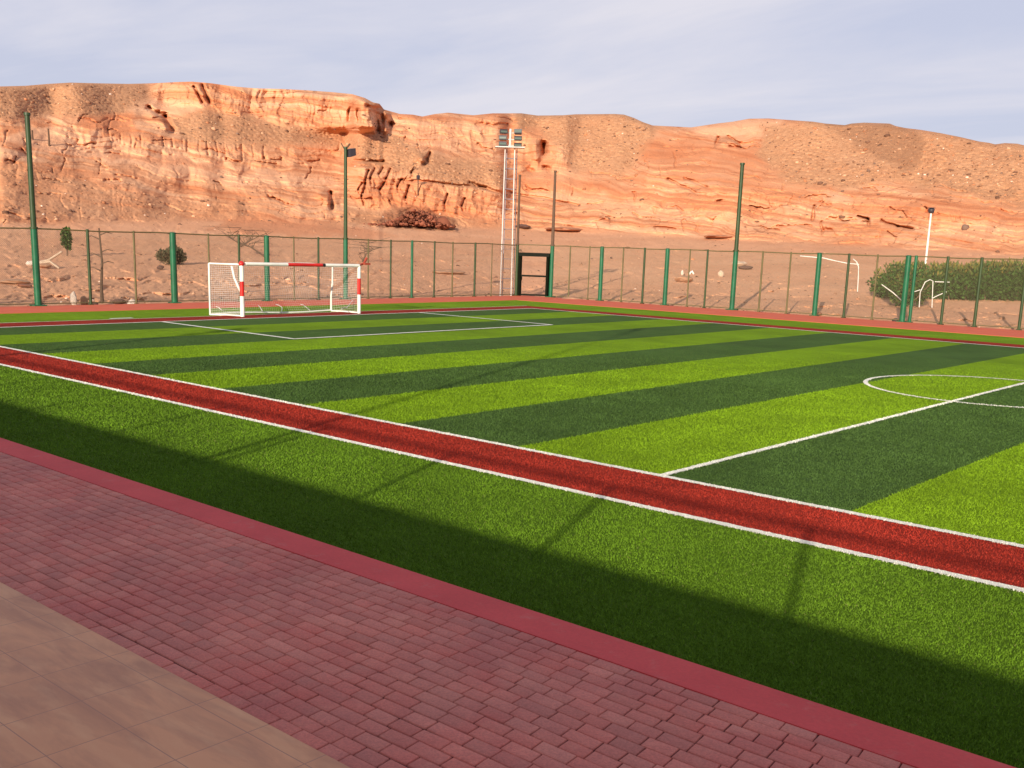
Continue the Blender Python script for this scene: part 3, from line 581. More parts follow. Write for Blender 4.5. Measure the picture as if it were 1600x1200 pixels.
def tall_pole(x, y, h, r0_, r1_, label, head=None, lowcol='green', topcol='green_dark'):
    e = empty('tall_pole', (x, y, 0), label, 'pole', 'tall green poles standing in the fence line')
    m = MB(); m.tube([(0, 0, -0.12), (0, 0, FHT)], [r0_, r0_*0.95], 12); m.box(-r0_*1.8, r0_*1.8, -r0_*1.8, r0_*1.8, -0.1, 0.06); m.build('lower_shaft', M[lowcol], e)
    m = MB(); m.tube([(0, 0, FHT), (0, 0, h)], [r0_*0.8, r1_], 12); m.tube([(0, 0, h), (0, 0, h+0.10)], [r1_*1.35, r1_*1.25], 12); m.tube([(0, 0, FHT-0.03), (0, 0, FHT+0.05)], r0_*1.15, 12); m.build('upper_shaft', M[topcol], e)
    if head == 'flood':
        for s in (1,):
            m = MB(); m.box(-0.02, 0.02, 0.0, 0.22, h-0.1, h-0.05); m.build('bracket', M[topcol], e)
            m = MB()
            m.add([(-0.20, 0.18, h-0.42), (0.20, 0.18, h-0.42), (0.24, 0.52, h-0.30), (-0.24, 0.52, h-0.30), (-0.18, 0.16, h-0.02), (0.18, 0.16, h-0.02), (0.22, 0.50, h+0.06), (-0.22, 0.50, h+0.06)], [(0, 3, 2, 1), (4, 5, 6, 7), (0, 1, 5, 4), (1, 2, 6, 5), (2, 3, 7, 6), (3, 0, 4, 7)])
            fl = m.build('floodlight', M['lamp_body'], e)
            m = MB(); m.box(-0.17, 0.17, 0.525, 0.53, h-0.26, h+0.02); m.build('glass', M['lens'], fl)
            m = MB(); m.tube([(-0.1, 0, h), (-0.30, -0.05, h+0.28)], 0.03, 6); m.tube([(0.05, 0, h), (0.12, 0.2, h+0.26)], 0.045, 6); m.build('cable_arm', M['wood'], e)
    return e
tall_pole(LX, 20.15, 7.67, 0.145, 0.10, 'tall green pole rising highest at the left end of the fence')
tall_pole(LX, 36.78, 7.8, 0.13, 0.085, 'tall green pole with a dark floodlight head behind the goal', 'flood')
tall_pole(CL[0], CL[1], 7.35, 0.10, 0.07, 'tall brown pole on the left side of the dark gate', topcol='wood', lowcol='green_dark')
tall_pole(CR[0], CR[1], 7.62, 0.13, 0.075, 'tall pole on the right side of the dark gate', topcol='wood')
tall_pole(-29.09, RY, 7.72, 0.14, 0.10, 'tall green pole alone in the middle of the far fence right of the gate')

# gate
g0 = Vector((CL[0], CL[1], 0)); g1 = Vector((CR[0], CR[1], 0)); gd = (g1-g0).normalized(); ga = g0+gd*0.12; gb = g1-gd*0.15; GH = 2.62
e = empty('gate', (0, 0, 0), 'blackish metal gate frame with a middle bar in the fence corner', 'gate')
W_ = 0.17
for p_ in (ga+gd*0.09, gb-gd*0.09): m = MB(); m.bar(p_+Vector((0, 0, 0.02)), p_+Vector((0, 0, GH)), W_); m.build('jamb', M['gate'], e)
m = MB(); m.bar(ga+Vector((0, 0, GH-0.02)), gb+Vector((0, 0, GH-0.02)), W_+0.06); m.build('lintel', M['gate'], e)
m = MB(); m.bar(ga+gd*0.17+Vector((0, 0, 1.28)), gb-gd*0.17+Vector((0, 0, 1.28)), 0.11); m.build('middle_bar', M['gate'], e)
m = MB(); m.bar(ga+gd*0.17+Vector((0, 0, 0.10)), gb-gd*0.17+Vector((0, 0, 0.10)), 0.10); m.build('bottom_bar', M['gate'], e)
m = MB(); m.bar(ga+gd*0.24+Vector((0.05, -0.1, 1.0)), ga+gd*0.24+Vector((0.05, -0.1, 1.22)), 0.05); m.build('latch', M['gate'], e)
e2 = empty('overgate_mesh_panel', (0, 0, 0), 'narrow wire mesh panel above the dark gate', 'mesh panel')
m = MB(); chain_link(m, (CL[0], CL[1]), (CR[0], CR[1]), GH+0.12, FHT); m.build('wire_mesh', M['wire'], e2)
m = MB(); m.tube([(CL[0], CL[1], FHT), (CR[0], CR[1], FHT)], 0.03, 6); m.build('top_rail', M['olive'], e2)

# ------------------------------------------------------------------ goal
def U0(x, y):
    d = ray([x], [y])[0]; t_ = -CH/d[2]; return Vector((d[0]*t_, d[1]*t_, 0))
LFp = U0(379, 495.5); RFp = U0(561, 490.5); LBp = U0(328.5, 493.0); RBp = U0(517.5, 487.0)
G = empty('goal', LFp, 'white and red handball goal with a net on the far goal line', 'goal'); O = LFp.copy()
def L_(v, z=0): return Vector((v.x-O.x, v.y-O.y, z))
GHt = 2.07
def seg_tube(parent, a, b, r, cuts, name, n=14):
    base = None
    a = Vector(a); b = Vector(b)
    for (t0, t1, mt, nm) in cuts:
        m = MB(); m.tube([a.lerp(b, t0), a.lerp(b, t1)], r*(1.02 if mt == 'red' else 1.0), n); o = m.build(nm, M[mt], parent if base is None else base)
        if base is None: base = o
        elif mt in ('red', 'black'): o['label'] = 'red painted band' if mt == 'red' else 'black joint'
    return base
seg_tube(G, L_(LFp, 0.02), L_(LFp, GHt), 0.085, [(0, .39, 'white', 'post'), (.39, .67, 'red', 'painted_band'), (.67, 1, 'white', 'post_section')], 'post')
seg_tube(G, L_(RFp, 0.02), L_(RFp, GHt-0.03), 0.075, [(0, .40, 'white', 'post'), (.40, .74, 'red', 'painted_band'), (.74, 1, 'white', 'post_section')], 'post')
seg_tube(G, L_(LFp, GHt+0.0), L_(RFp, GHt-0.02), 0.07, [(0.03, .37, 'white', 'crossbar'), (.37, .665, 'red', 'painted_band'), (.665, .69, 'black', 'joint'), (.69, 1, 'white', 'crossbar_section')], 'crossbar')
m = MB(); v, f = ico(); m.add([(p[0]*0.13, p[1]*0.13, GHt+p[2]*0.13) for p in v], [tuple(q) for q in f], True); m.build('corner_joint', M['red'], G)
m = MB(); q = L_(RFp, GHt); m.tube([q, q+Vector((-0.1, 0.35, 0.08)), q+Vector((-0.15, 0.55, 0.30))], [0.05, 0.05, 0.06], 6); m.box(q.x-0.15, q.x+0.1, q.y+0.25, q.y+0.55, q.z+0.02, q.z+0.10); m.build('corner_bracket', M['rust'], G)
for (f_, b_, bend) in ((LFp, LBp, 0), (RFp, RBp, 1)):
    m = MB(); top = L_(b_, GHt-0.03)
    pts = [L_(b_, 0.03), L_(b_, 0.7), L_(b_, 1.25)+Vector((0.03, 0.05, 0))*bend, top+Vector((0.04, 0.06, 0))*bend]
    m.tube(pts, 0.04, 8); m.build('rear_post', M['white'], G)
    m = MB(); m.tube([L_(f_, GHt-0.03), top], 0.035, 8); m.build('top_side_rail', M['white'], G)
    m = MB(); m.tube([L_(f_, 0.05), L_(f_, 0.04).lerp(L_(b_, 0.04), 0.5)+Vector((0, 0, 0.02)), L_(b_, 0.04)], 0.035, 8); m.build('base_side_rail', M['white'], G)
m = MB(); m.tube([L_(LBp, 0.05).lerp(L_(RBp, 0.05), t_)+Vector((0, 0, 0.03*math.sin(t_*7))) for t_ in np.linspace(0, 1, 12)], 0.035, 8); m.build('base_rear_rail', M['white'], G)
m = MB(); a = L_(LFp, 0).lerp(L_(LBp, 0), 0.30); m.tube([a+Vector((0, 0, GHt-0.1)), a.lerp(L_(LFp, 0), 0.15)+Vector((0.0, 0.05, 1.5)), a.lerp(L_(LFp, 0), 0.5)+Vector((0, 0.15, 1.0))], 0.045, 6); m.build('hanging_strap', M['white'], G)
def net_panel(m, c00, c10, c01, c11, nu, nv, sag, r=0.0035, seed=1):
    rg = random.Random(seed); n_ = (c10-c00).cross(c01-c00).normalized(); ph1, ph2 = rg.random()*6, rg.random()*6
    def pt(u, v): 
        p_ = c00.lerp(c10, u).lerp(c01.lerp(c11, u), v); return p_+n_*sag*math.sin(math.pi*u)*math.sin(math.pi*min(1, v*1.1))*(1+0.35*math.sin(u*9+ph1)+0.3*math.sin(v*8+ph2))
    for i in range(nu+1): m.tube([pt(i/nu, k/7) for k in range(8)], r, 3, False)
    for j in range(nv+1): m.tube([pt(k/20, j/nv) for k in range(21)], r, 3, False)
m = MB()
net_panel(m, L_(LBp, .05), L_(RBp, .05), L_(LBp, GHt-.05), L_(RBp, GHt-.05), 60, 22, 0.35, 0.0024, 1)
net_panel(m, L_(LFp, .05), L_(LBp, .05), L_(LFp, GHt-.05), L_(LBp, GHt-.05), 17, 26, 0.14, 0.0034, 2)
net_panel(m, L_(RFp, .05), L_(RBp, .05), L_(RFp, GHt-.05), L_(RBp, GHt-.05), 17, 26, 0.14, 0.0032, 3)
net_panel(m, L_(LBp, GHt-.04), L_(RBp, GHt-.04), L_(LFp, GHt-.04), L_(RFp, GHt-.04), 50, 12, -0.10, 0.0026, 4)
m.build('net', M['net'], G)
m = MB()
for (x0, y0, x1, y1, x2, y2) in ((431,476,441,480,440,490),(470,476,478,479,484,487),(533,484,542,480,552,470),(404,478,410,486,412,490),(338,480,346,484,352,489)):
    q = [U0(x0, y0+8), U0(x1, y1+6), U0(x2, y2)]; q = [L_(p_, 0.06+0.18*(2-i)*0.5) for i, p_ in enumerate(q)]; m.tube([q[0], q[0].lerp(q[1], .5)+Vector((0, 0, .03)), q[1], q[1].lerp(q[2], .5), q[2]], 0.016, 5)
m.build('net_rope', M['net'], G)

mk = [U0(172, 498.5), U0(207, 497.3)]; line_strip('white_marking', [(mk[0].x, mk[0].y), (mk[1].x, mk[1].y)], 0.22, 0.0182)
# ------------------------------------------------------------------ plants
def foliage(name, parent, cen, rad, n, size, cols, mat='foliage', thin=1.0, upness=0.4, shell=0.55, zmin=None, spikes=0):
    cen = np.array(cen, float); rad = np.array(rad, float)
    if cen.ndim == 1: cen = cen[None]; rad = rad[None]
    k = RNG.integers(0, len(cen), n); d = RNG.normal(0, 1, (n, 3)); d /= np.linalg.norm(d, axis=1)[:, None]
    rr = (shell+(1-shell)*RNG.random(n))**0.7*(0.75+0.5*vnoise(d[:, 0]*3+k*2.1, d[:, 1]*3+d[:, 2]*3, 5)); 
    p_ = cen[k]+d*rad[k]*rr[:, None]
    if zmin is not None: p_[:, 2] = np.maximum(p_[:, 2], zmin+RNG.random(n)*0.15)
    a = d*0.7+RNG.normal(0, 0.6, (n, 3)); a[:, 2] += upness; a /= np.linalg.norm(a, axis=1)[:, None]
    b = np.cross(a, RNG.normal(0, 1, (n, 3))); b /= np.linalg.norm(b, axis=1)[:, None]
    s = size*(0.6+0.8*RNG.random(n))[:, None]; wq = s*0.32*thin
    V = np.stack([p_-b*wq*0.4, p_+a*s*0.5-b*wq, p_+a*s, p_+a*s*0.5+b*wq], 1).reshape(-1, 3)
    cl = np.array(cols, float); ci = RNG.integers(0, len(cl), n); hgt = (p_[:, 2]-p_[:, 2].min())/(np.ptp(p_[:, 2])+1e-6)
    C_ = cl[ci]*(0.75+0.5*RNG.random(n))[:, None]
    o = npmesh(name, V, np.arange(4*n).reshape(-1, 4), M[mat], cols=np.repeat(C_, 4, 0)); o.parent = parent; return o, p_
GRN = [(0.040, 0.095, 0.016), (0.030, 0.072, 0.012), (0.055, 0.115, 0.020), (0.022, 0.052, 0.011)]
# hedge
hb = at(1490, 481); hb2 = at(1640, 490)
def hedge():
    a = U0(1392, 481); a = Vector((a.x, a.y, ground_z(a.x, a.y))); b = U0(1680, 492); b = Vector((b.x, b.y, ground_z(b.x, b.y)))
    e = empty('hedge', a, 'long dark green hedge with yellowish tips behind the far fence', 'hedge'); L = (b-a); n = 26; cs = []; rs = []
    for i in range(n):
        t_ = i/(n-1); p_ = L*t_; hh = px2m(a+L*t_, 1)*(43 if t_ < .45 else 49)+random.gauss(0, 0.09)
        for q in range(3):
            cs.append((p_.x+AWAY.x*(0.7*q)+random.gauss(0, .12), p_.y+AWAY.y*(0.7*q)+random.gauss(0, .12), p_.z+hh*0.48)); rs.append((0.85, 0.85, hh*0.54))
    foliage('foliage', e, cs, rs, 42000, 0.17, GRN, shell=0.5, zmin=-0.0, upness=0.7)
    cs2 = [(c_[0], c_[1], c_[2]+r_[2]*0.86) for c_, r_ in zip(cs, rs)]
    o, _ = foliage('flower_tips', e, cs2, [(0.7, 0.7, 0.42)]*len(cs2), 4200, 0.26, [(0.20, 0.16, 0.035), (0.10, 0.11, 0.03), (0.07, 0.11, 0.02)], upness=1.4, thin=0.5); o['label'] = 'yellowish brown upper tips'
    for i in range(24):
        m = MB(); p_ = L*(i/23)+Vector((random.gauss(0, .3), random.gauss(0, .3), 0)); m.tube([p_-Vector((0, 0, .2)), p_+Vector((random.gauss(0, .1), random.gauss(0, .1), 1.1))], [0.04, 0.015], 5); m.build('stem', M['bark'], e)
hedge()
def bush(x, y, hpx, wpx, label, cols, n=9000, size=0.16, name='bush', cat='bush'):
    a = at(x, y); k = px2m(a, 1); e = empty(name, a, label, cat); h = hpx*k; w_ = wpx*k/2; cs = []; rs = []
    for i in range(9): cs.append((random.gauss(0, w_*0.4), random.gauss(0, w_*0.4), h*(0.35+0.3*random.random()))); rs.append((w_*0.5, w_*0.5, h*0.36))
    foliage('foliage', e, cs, rs, n, size, cols, shell=0.4, zmin=0.0, upness=0.7)
    for i in range(7): m = MB(); m.tube([(random.gauss(0, .06), random.gauss(0, .06), -.1), (random.gauss(0, w_*.3), random.gauss(0, w_*.3), h*.6)], [0.04, .012], 5); m.build('stem', M['bark'], e)
    return e
bush(1416, 479, 62, 72, 'taller rounded green bush at the left end of the hedge', GRN+[(0.12, 0.11, 0.03)], 16000, 0.16)
bush(267, 413, 26, 38, 'low dusty brown bush behind the thick green post left of the goal', [(0.15, 0.10, 0.055), (0.10, 0.075, 0.04), (0.06, 0.06, 0.03)], 3500, 0.16)
def sapling(x, y, hpx, wpx, label):
    a = at(x, y); k = px2m(a, 1); h = hpx*k; w_ = wpx*k/2; e = empty('sapling', a, label, 'small tree'); m = MB()
    m.tube([(0, 0, -.1), (0.05, 0, h*.4), (0, .05, h*.95)], [0.07, .05, .02], 6)
    for i in range(10):
        z0 = h*(.25+.06*i); an = i*2.4; m.tube([(0.03, 0, z0), (math.cos(an)*w_*.8, math.sin(an)*w_*.8, z0+h*.12)], [0.03, .01], 5)
    m.build('trunk', M['bark'], e)
    foliage('crown', e, [(math.cos(i*2.4)*w_*.45, math.sin(i*2.4)*w_*.45, h*(.35+.06*i)) for i in range(10)], [(w_*.45, w_*.45, h*.16)]*10, 1300, 0.15, GRN+[(0.10, 0.12, 0.04)], shell=.3)
sapling(105, 400, 42, 17, 'small green sapling on the slope near the left end of the fence')
def dead_branch(pix, label, name='dead_branch'):
    a = at(*pix[0]); k = px2m(a, 1); e = empty(name, a, label, 'dead branch'); base = pix[0]; m = MB()
    P_ = [RIGHT*((x-base[0])*k)+Vector((0, 0, (base[1]-y)*k+0.05)) for x, y in pix]; m.tube(P_, [0.09]+[0.06]*(len(P_)-2)+[0.03], 6); m.build('stem', M['wood'], e)
    m = MB()
    for i in range(14):
        j = random.randrange(len(P_)-1); q = P_[j].lerp(P_[j+1], random.random()); m.tube([q, q+RIGHT*random.gauss(0, .6)+Vector((0, 0, random.uniform(.1, .8))), q+RIGHT*random.gauss(0, 1.0)+Vector((0, 0, random.uniform(.3, 1.1)))], [.035, .02, .01], 4)
    m.build('twigs', M['wood'], e)
dead_branch([(414, 402), (392, 388), (375, 383), (356, 373)], 'dark dead branch leaning up to the left above the goal')
dead_branch([(376, 386), (392, 376), (408, 368)], 'dark dead branch leaning up to the right above the goal')
dead_branch([(566, 410), (572, 398), (584, 390)], 'small dry branch beside the right corner of the goal')
# spindly bare tree behind the fence on the left
a = at(160, 474); k = px2m(a, 1); e = empty('bare_tree', a, 'thin bare leafless tree trunk between the left fence posts', 'tree'); m = MB()
m.tube([(0, 0, -.1), (-.03, 0, 25*k), (.05, .05, 62*k), (0, 0, 115*k)], [.09, .07, .055, .035], 7); m.build('trunk', M['wood'], e)
for z0, s_ in ((60, 1), (72, -1), (78, 1), (98, -1), (104, 1), (50, -1)): m = MB(); m.tube([Vector((0, 0, z0*k)), RIGHT*(s_*.35)+Vector((0, 0, (z0+5)*k)), RIGHT*(s_*.6)+Vector((0, 0, (z0+3)*k))], [.03, .02, .01], 5); m.build('branch', M['wood'], e)

# ------------------------------------------------------------------ things beyond the fence
def base_at(x, y):
    p_ = U0(x, y); return Vector((p_.x, p_.y, ground_z(p_.x, p_.y)))
# floodlight tower
a = base_at(790, 462); k = px2m(a, 1); T = empty('floodlight_tower', a, 'white lattice floodlight tower with six dark lamps behind the gate corner', 'floodlight tower'); H_ = 226*k; d1 = RIGHT*(8.5*k); d2 = AWAY*0.6
legs = [-d1, d1, -d1+d2+RIGHT*0.12, d1+d2+RIGHT*0.16]
for i, q in enumerate(legs):
    m = MB(); m.tube([q-Vector((0, 0, .2)), q*0.86+Vector((0, 0, H_))], [0.038 if i < 2 else .028]*2, 8); m.build('leg', M['galv'] if i in (0, 1) else M['steel'], T)
nb = 15
for j in range(1, nb):
    m = MB(); z0 = H_*j/nb; s_ = 1-.14*j/nb
    for (p_, q) in ((0, 1), (1, 3), (3, 2), (2, 0)): m.tube([legs[p_]*s_+Vector((0, 0, z0)), legs[q]*s_+Vector((0, 0, z0))], .016, 4)
    m.build('rung', M['steel'], T)
m = MB(); m.box(-.9, .9, -.35, .35, -.03, .03); pf = m.build('platform', M['galv'], T); pf.location = (0, 0, H_+.03); pf.rotation_euler = (0, 0, math.atan2(RIGHT.y, RIGHT.x))
m = MB(); m.tube([Vector((0, 0, H_)), Vector((0, 0, H_+1.12))], .075, 8)
for zz_ in (.15, .50, .88): m.tube([RIGHT*-.62+Vector((0, 0, H_+zz_)), RIGHT*.62+Vector((0, 0, H_+zz_))], .03, 6)
m.build('head_frame', M['galv'], T)
for row, zz_ in enumerate((.17, .55, .93)):
    for s_ in (-1, 1):
        m = MB(); ca = Vector((0, 0, 0)); w_ = .24
        V_ = [(-w_, -.18, -.13), (w_, -.18, -.13), (w_*.8, .16, -.10), (-w_*.8, .16, -.10), (-w_, -.22, .12), (w_, -.22, .12), (w_*.75, .18, .10), (-w_*.75, .18, .10)]
        m.add(V_, [(0, 3, 2, 1), (4, 5, 6, 7), (0, 1, 5, 4), (1, 2, 6, 5), (2, 3, 7, 6), (3, 0, 4, 7)]); o = m.build('lamp', M['lamp_body'], T)
        o.location = RIGHT*(.46*s_+random.gauss(0, .02))+Vector((0, 0, H_+zz_))-AWAY*.12; o.rotation_euler = (random.gauss(-.1, .12), 0, math.atan2(RIGHT.y, RIGHT.x)+random.gauss(0, .15))
        m = MB(); m.box(-w_*.85, w_*.85, -.232, -.226, -.09, .03); m.build('glass', M['lens'], o)
# white lamp post
a = base_at(1474, 476)+AWAY*4; a.z = ground_z(a.x, a.y); dp = depth(a); Hl = ray([1497], [334])[0]; t_ = Vector((a.x, a.y, 0)).length/math.hypot(Hl[0], Hl[1]); HL = CH+Hl[2]*t_-a.z
e = empty('lamp_post', a, 'slender white lamp post with a small dark lamp rising behind the hedge', 'lamp post'); m = MB(); m.tube([(0, 0, -.1), (0, 0, 1.5), (0, 0, HL)], [.10, .085, .06], 10); m.build('shaft', M['white'], e)
m = MB(); m.tube([(0, 0, HL), (0, 0, HL+.06), (0, 0, HL+.3), (0, 0, HL+.36)], [.10, .2, .24, .12], 8); lh = m.build('lamp_head', M['lamp_body'], e)
m = MB(); m.tube([(0, 0, HL+.36), (0, 0, HL+.40)], [.30, .26], 8); m.build('cap', M['lamp_body'], e)
# small utility pole on the hill
def hill_pole(x, y, hpx, label, arm=True, r=.09, name='utility_pole', cat='utility pole'):
    a = at(x, y); k = px2m(a, 1); e = empty(name, a, label, cat); m = MB(); h = hpx*k; m.tube([(0, 0, -.5), (0, 0, h)], [r, r*.8], 7); m.build('shaft', M['wood'], e)
    if arm:
        m = MB(); m.tube([RIGHT*-(8*k)+Vector((0, 0, h*.72)), RIGHT*(5*k)+Vector((0, 0, h*.74))], .05, 5); m.build('crossarm', M['wood'], e)
        m = MB(); m.box(-.2, .2, -.15, .15, h*.75, h*.75+.5); m.build('transformer', M['lamp_body'], e)
    return e
hill_pole(653, 306, 34, 'tiny dark utility pole with a crossarm on the eroded slope above the goal')
for x, h_ in ((51, 14), (77, 26)): hill_pole(x, 228 if x > 60 else 218, h_, 'weathered upright post on the hillside beside the tallest left pole, the %s' % ('taller right one' if x > 60 else 'short left one'), False, .13, 'wooden_post', 'post')
# rubble mound
mc = at(645, 353); k = px2m(mc, 1); n = 1700; px_ = RNG.normal(0, 28, n).clip(-64, 64); hh = np.exp(-((px_-8)/34)**2)*24*RNG.random(n); dp_ = RNG.normal(0, 2, n)
Pm = np.array([list(mc+RIGHT*(a_*k)+AWAY*(b_+h__*k*0.8)+Vector((0, 0, h__*k-0.05+0.05*max(b_, 0)))) for a_, h__, b_ in zip(px_, hh, dp_)])
Cm = np.array([(0.22, 0.075, 0.045)])*(1+RNG.normal(0, .25, (n, 1))).clip(.4, 1.6)
rb = stones('rubble_mound', Pm, 0.17*np.exp(RNG.normal(0, .4, n)), Cm, 'dark reddish brown heap of rubble at the foot of the eroded slope', 'rubble heap', kind=None)
# debris
def rock(x, y, wpx, hpx, label, mat, name='boulder', cat='rock', seed=0, use=at):
    a = use(x, y); k = px2m(a, 1); rg = np.random.default_rng(seed); m = bpy.data.meshes.new(name)
    import bmesh
    bm = bmesh.new(); bmesh.ops.create_icosphere(bm, subdivisions=3, radius=1.0)
    for v in bm.verts:
        c_ = v.co; nn = float(vnoise(c_.x*1.6+seed*3, c_.y*1.6+c_.z*1.3, seed)); n2_ = float(vnoise(c_.x*5+seed, c_.z*5+c_.y*4, seed+3))
        s_ = .72+.5*nn+.12*n2_; v.co = Vector((c_.x*s_*wpx*k/2, c_.y*s_*wpx*k/2*.8, (c_.z*s_*.5+.42)*hpx*k))
    bm.to_mesh(m); bm.free(); m.materials.append(M[mat]); o = bpy.data.objects.new(name, m); COL.objects.link(o); o.location = a
    o.rotation_euler = (0, 0, math.atan2(RIGHT.y, RIGHT.x)); return tag(o, label, cat)
rock(115, 473, 11, 22, 'upright white stone block just behind the fence at the left', 'stone_white', 'stone_block', 'stone', 2, base_at)
rock(131, 474, 12, 18, 'tan boulder leaning beside the upright white stone block', 'rock_tan', 'boulder', 'rock', 5, base_at)
rock(148, 475, 12, 10, 'small dark lump of debris right of the tan boulder at the fence foot', 'rock_dark', 'boulder', 'rock', 8, base_at)
rock(186, 472, 20, 8, 'flat dark stone lying behind the fence left of the pale slab', 'rock_dark', 'boulder', 'rock', 9, base_at)
rock(206, 474, 15, 12, 'low pale slab lying against the thin fence post', 'stone_white', 'boulder', 'rock', 11, base_at)
rock(251, 421, 10, 7, 'dark round stone below the dusty brown bush', 'rock_dark', 'boulder', 'rock', 12)
rock(24, 443, 44, 7, 'long low brown earth hump left of the tall left pole', 'rock_tan', 'earth_mound', 'mound', 13)
rock(40, 443+6, 20, 6, 'small brown rock under the long earth hump', 'rubble', 'boulder', 'rock', 14)
rock(1062, 379, 50, 7, 'long low dark earth bank on the plain right of the lone middle pole', 'rock_tan', 'earth_mound', 'mound', 15) if False else None
rock(1122, 372, 44, 5, 'low brown earth bank above the fence beside the lone middle pole', 'bank', 'earth_mound', 'mound', 16)
rock(880, 361, 60, 6, 'low reddish earth bank just right of the gate poles', 'bank', 'earth_mound', 'mound', 17)
rock(818, 357, 22, 7, 'small dark earth heap between the two gate poles', 'rock_dark', 'earth_mound', 'mound', 18)
rock(1350, 497+1, 9, 0.1, '', 'rock_dark') if False else None
def pipes(x, y, name, label, cat, paths, r=0.05, mat='white', use=at, part='pipe'):
    a = use(x, y); k = px2m(a, 1); e = empty(name, a, label, cat)
    for pth in paths:
        m = MB(); m.tube([RIGHT*((q[0]-x)*k)+Vector((0, 0, (y-q[1])*k+(.03)))+AWAY*(q[2] if len(q) > 2 else 0) for q in pth], r, 7); m.build(part, M[mat], e)
    return e
e = pipes(60, 415, 'broken_frame', 'broken white pipe frame lying on the slope left of the sapling', 'broken frame', [[(47, 412), (62, 410), (76, 407), (98, 393)], [(76, 407), (84, 413), (92, 419)], [(62, 412), (80, 409)]], 0.07, 'cloth')
rock(47, 415, 12, 8, 'small white stone at the left end of the broken pipe frame', 'stone_white', 'boulder', 'rock', 20)
rock(70, 418, 22, 7, 'dusty pale rock under the broken pipe frame', 'rock_tan', 'boulder', 'rock', 21)
pipes(1340, 475, 'white_goal_frame', 'old white goal frame standing on the dirt left of the green bush', 'goal', [[(1338, 474), (1337, 450), (1336, 436), (1332, 428), (1326, 424)], [(1336, 432), (1318, 431), (1300, 428), (1280, 424), (1250, 422, 1)]], .032, 'white', base_at, 'bar')
pipes(1445, 491, 'white_hoop_frame', 'bent white hoop frame in front of the hedge beside the thick green posts', 'frame', [[(1435, 489), (1434, 466), (1440, 450), (1447, 446), (1452, 448), (1455, 489)], [(1434, 462), (1420, 467)], [(1455, 449), (1478, 449)], [(1455, 474), (1462, 470), (1475, 464)]], .024, 'white', base_at)
pipes(1392, 491, 'white_rail', 'white pole leaning down to the right in front of the rounded bush', 'pole', [[(1373, 452), (1392, 464), (1412, 480)]], .028, 'white', base_at)
pipes(1072, 430, 'white_goal_frame', 'small white arched frame on the plain right of the thick green post', 'frame', [[(1076, 433), (1078, 427), (1081, 424), (1084, 429), (1082, 434)]], .08, 'white')
rock(1066, 430, 5, 8, 'small white stone left of the arched frame on the plain', 'stone_white', 'boulder', 'rock', 22)
rock(1126, 433, 9, 12, 'pale pointed rock standing left of the lone middle pole', 'cloth', 'boulder', 'rock', 23)
rock(1068, 440, 26, 10, 'brown flat rock below the arched white frame', 'rock_tan', 'boulder', 'rock', 24)
rock(1155, 416, 22, 9, 'pale rock right of the lone middle pole', 'cloth', 'boulder', 'rock', 25)
rock(1165, 421, 24, 6, 'dark flat rock below the pale rock beside the lone middle pole', 'rock_dark', 'boulder', 'rock', 26)
rock(1168, 486, 14, 4, 'small dark rock at the fence foot right of the lone middle pole', 'rubble', 'boulder', 'rock', 27, base_at)
rock(1399, 499, 9, 6, 'dark round stone at the foot of the double green post', 'tyre', 'boulder', 'rock', 28, base_at)
rock(1280, 491, 8, 7, 'dark brown rock at the foot of the thick post left of the white goal frame', 'rubble', 'boulder', 'rock', 29, base_at)
rock(895, 467, 34, 8, 'low dusty heap at the fence foot right of the gate', 'rock_tan', 'earth_mound', 'mound', 30, base_at)
rock(955, 404, 4, 3, 'tiny dark stone on the slope between two thick green posts', 'rock_dark', 'boulder', 'rock', 31)
rock(700, 428, 50, 7, 'low brown ridge of earth left of the floodlight tower', 'rock_tan', 'earth_mound', 'mound', 32)
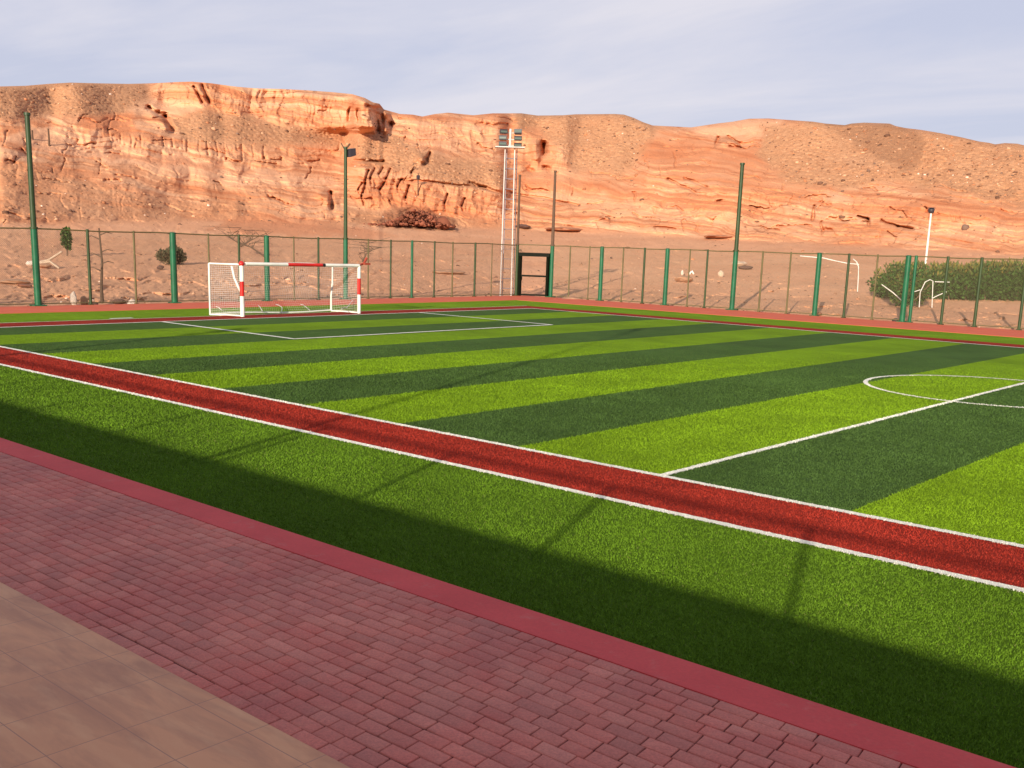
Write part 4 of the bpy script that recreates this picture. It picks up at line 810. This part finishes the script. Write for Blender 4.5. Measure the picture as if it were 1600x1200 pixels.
rock(1370, 474, 24, 5, 'scrubby dark clump between the white goal frame and the rounded bush', 'rock_dark', 'boulder', 'rock', 33, base_at) if False else None

# ------------------------------------------------------------------ building behind the photographer (casts the broad shade)
YW = -5.0; TE = math.tan(SUN_EL); HB = (8.12-YW)/SH[1]*TE
B = empty('low_building', (0, YW, 0), 'low cream building behind the terrace with a railed flat roof', 'building')
def bb(x0, x1, y0, y1, z0, z1, nm, mt, par=None):
    m = MB(); m.box(x0, x1, y0, y1, z0, z1); return m.build(nm, M[mt], par or B)
bb(-60, 24, -9, 0, -0.1, HB-0.25, 'wall', 'wall'); bb(-60.3, 24.3, -9.2, 0.0+0.002, HB-0.248, HB, 'roof', 'roofing')
for i in range(12):
    x = -55+i*6.4; wn_ = bb(x, x+1.8, 0.003, 0.06, 1.0, 2.4, 'window', 'white'); bb(x+.1, x+1.7, 0.062, 0.07, 1.1, 2.3, 'pane', 'pane', wn_)
rl = MB(); hr = (11.05-YW)/SH[1]*TE
rl.tube([(-60, -.05, hr), (24, -.05, hr)], .036, 6)
off = SH[0]/SH[1]*(10.5-YW)
for xx in (-4.75, -7.5, -10.4, -13.3, -16.2, -19.1, -22, -25, -28, -1.9, 1.0): x = xx-off; rl.tube([(x, -.05, HB-.01), (x, -.05, hr)], .036, 6)
rl.build('roof_railing', M['galv'], B)
def roof_mast(tip, wtop, r, label, lamps):
    D = tip[1]-(YW-4); h = D/SH[1]*TE; x = tip[0]-SH[0]/SH[1]*D; e = empty('roof_mast', (x, YW-4, HB), label, 'mast')
    m = MB(); m.tube([(0, 0, 0), (0, 0, h-HB)], [r, r*.7], 8); m.build('shaft', M['galv'], e)
    if lamps: m = MB(); m.box(-wtop/2, wtop/2, -.15, .15, h-HB-.5, h-HB); m.box(-wtop/2-.1, wtop/2+.1, -.05, .05, h-HB-.9, h-HB-.8); m.build('lamp_bar', M['lamp_body'], e)
roof_mast((-23.6, 34.8), .2, .06, 'slim mast on the roof of the low building', True)
roof_mast((-30.6, 21.0), .45, .10, 'stout mast with a lamp bar on the roof of the low building', True)
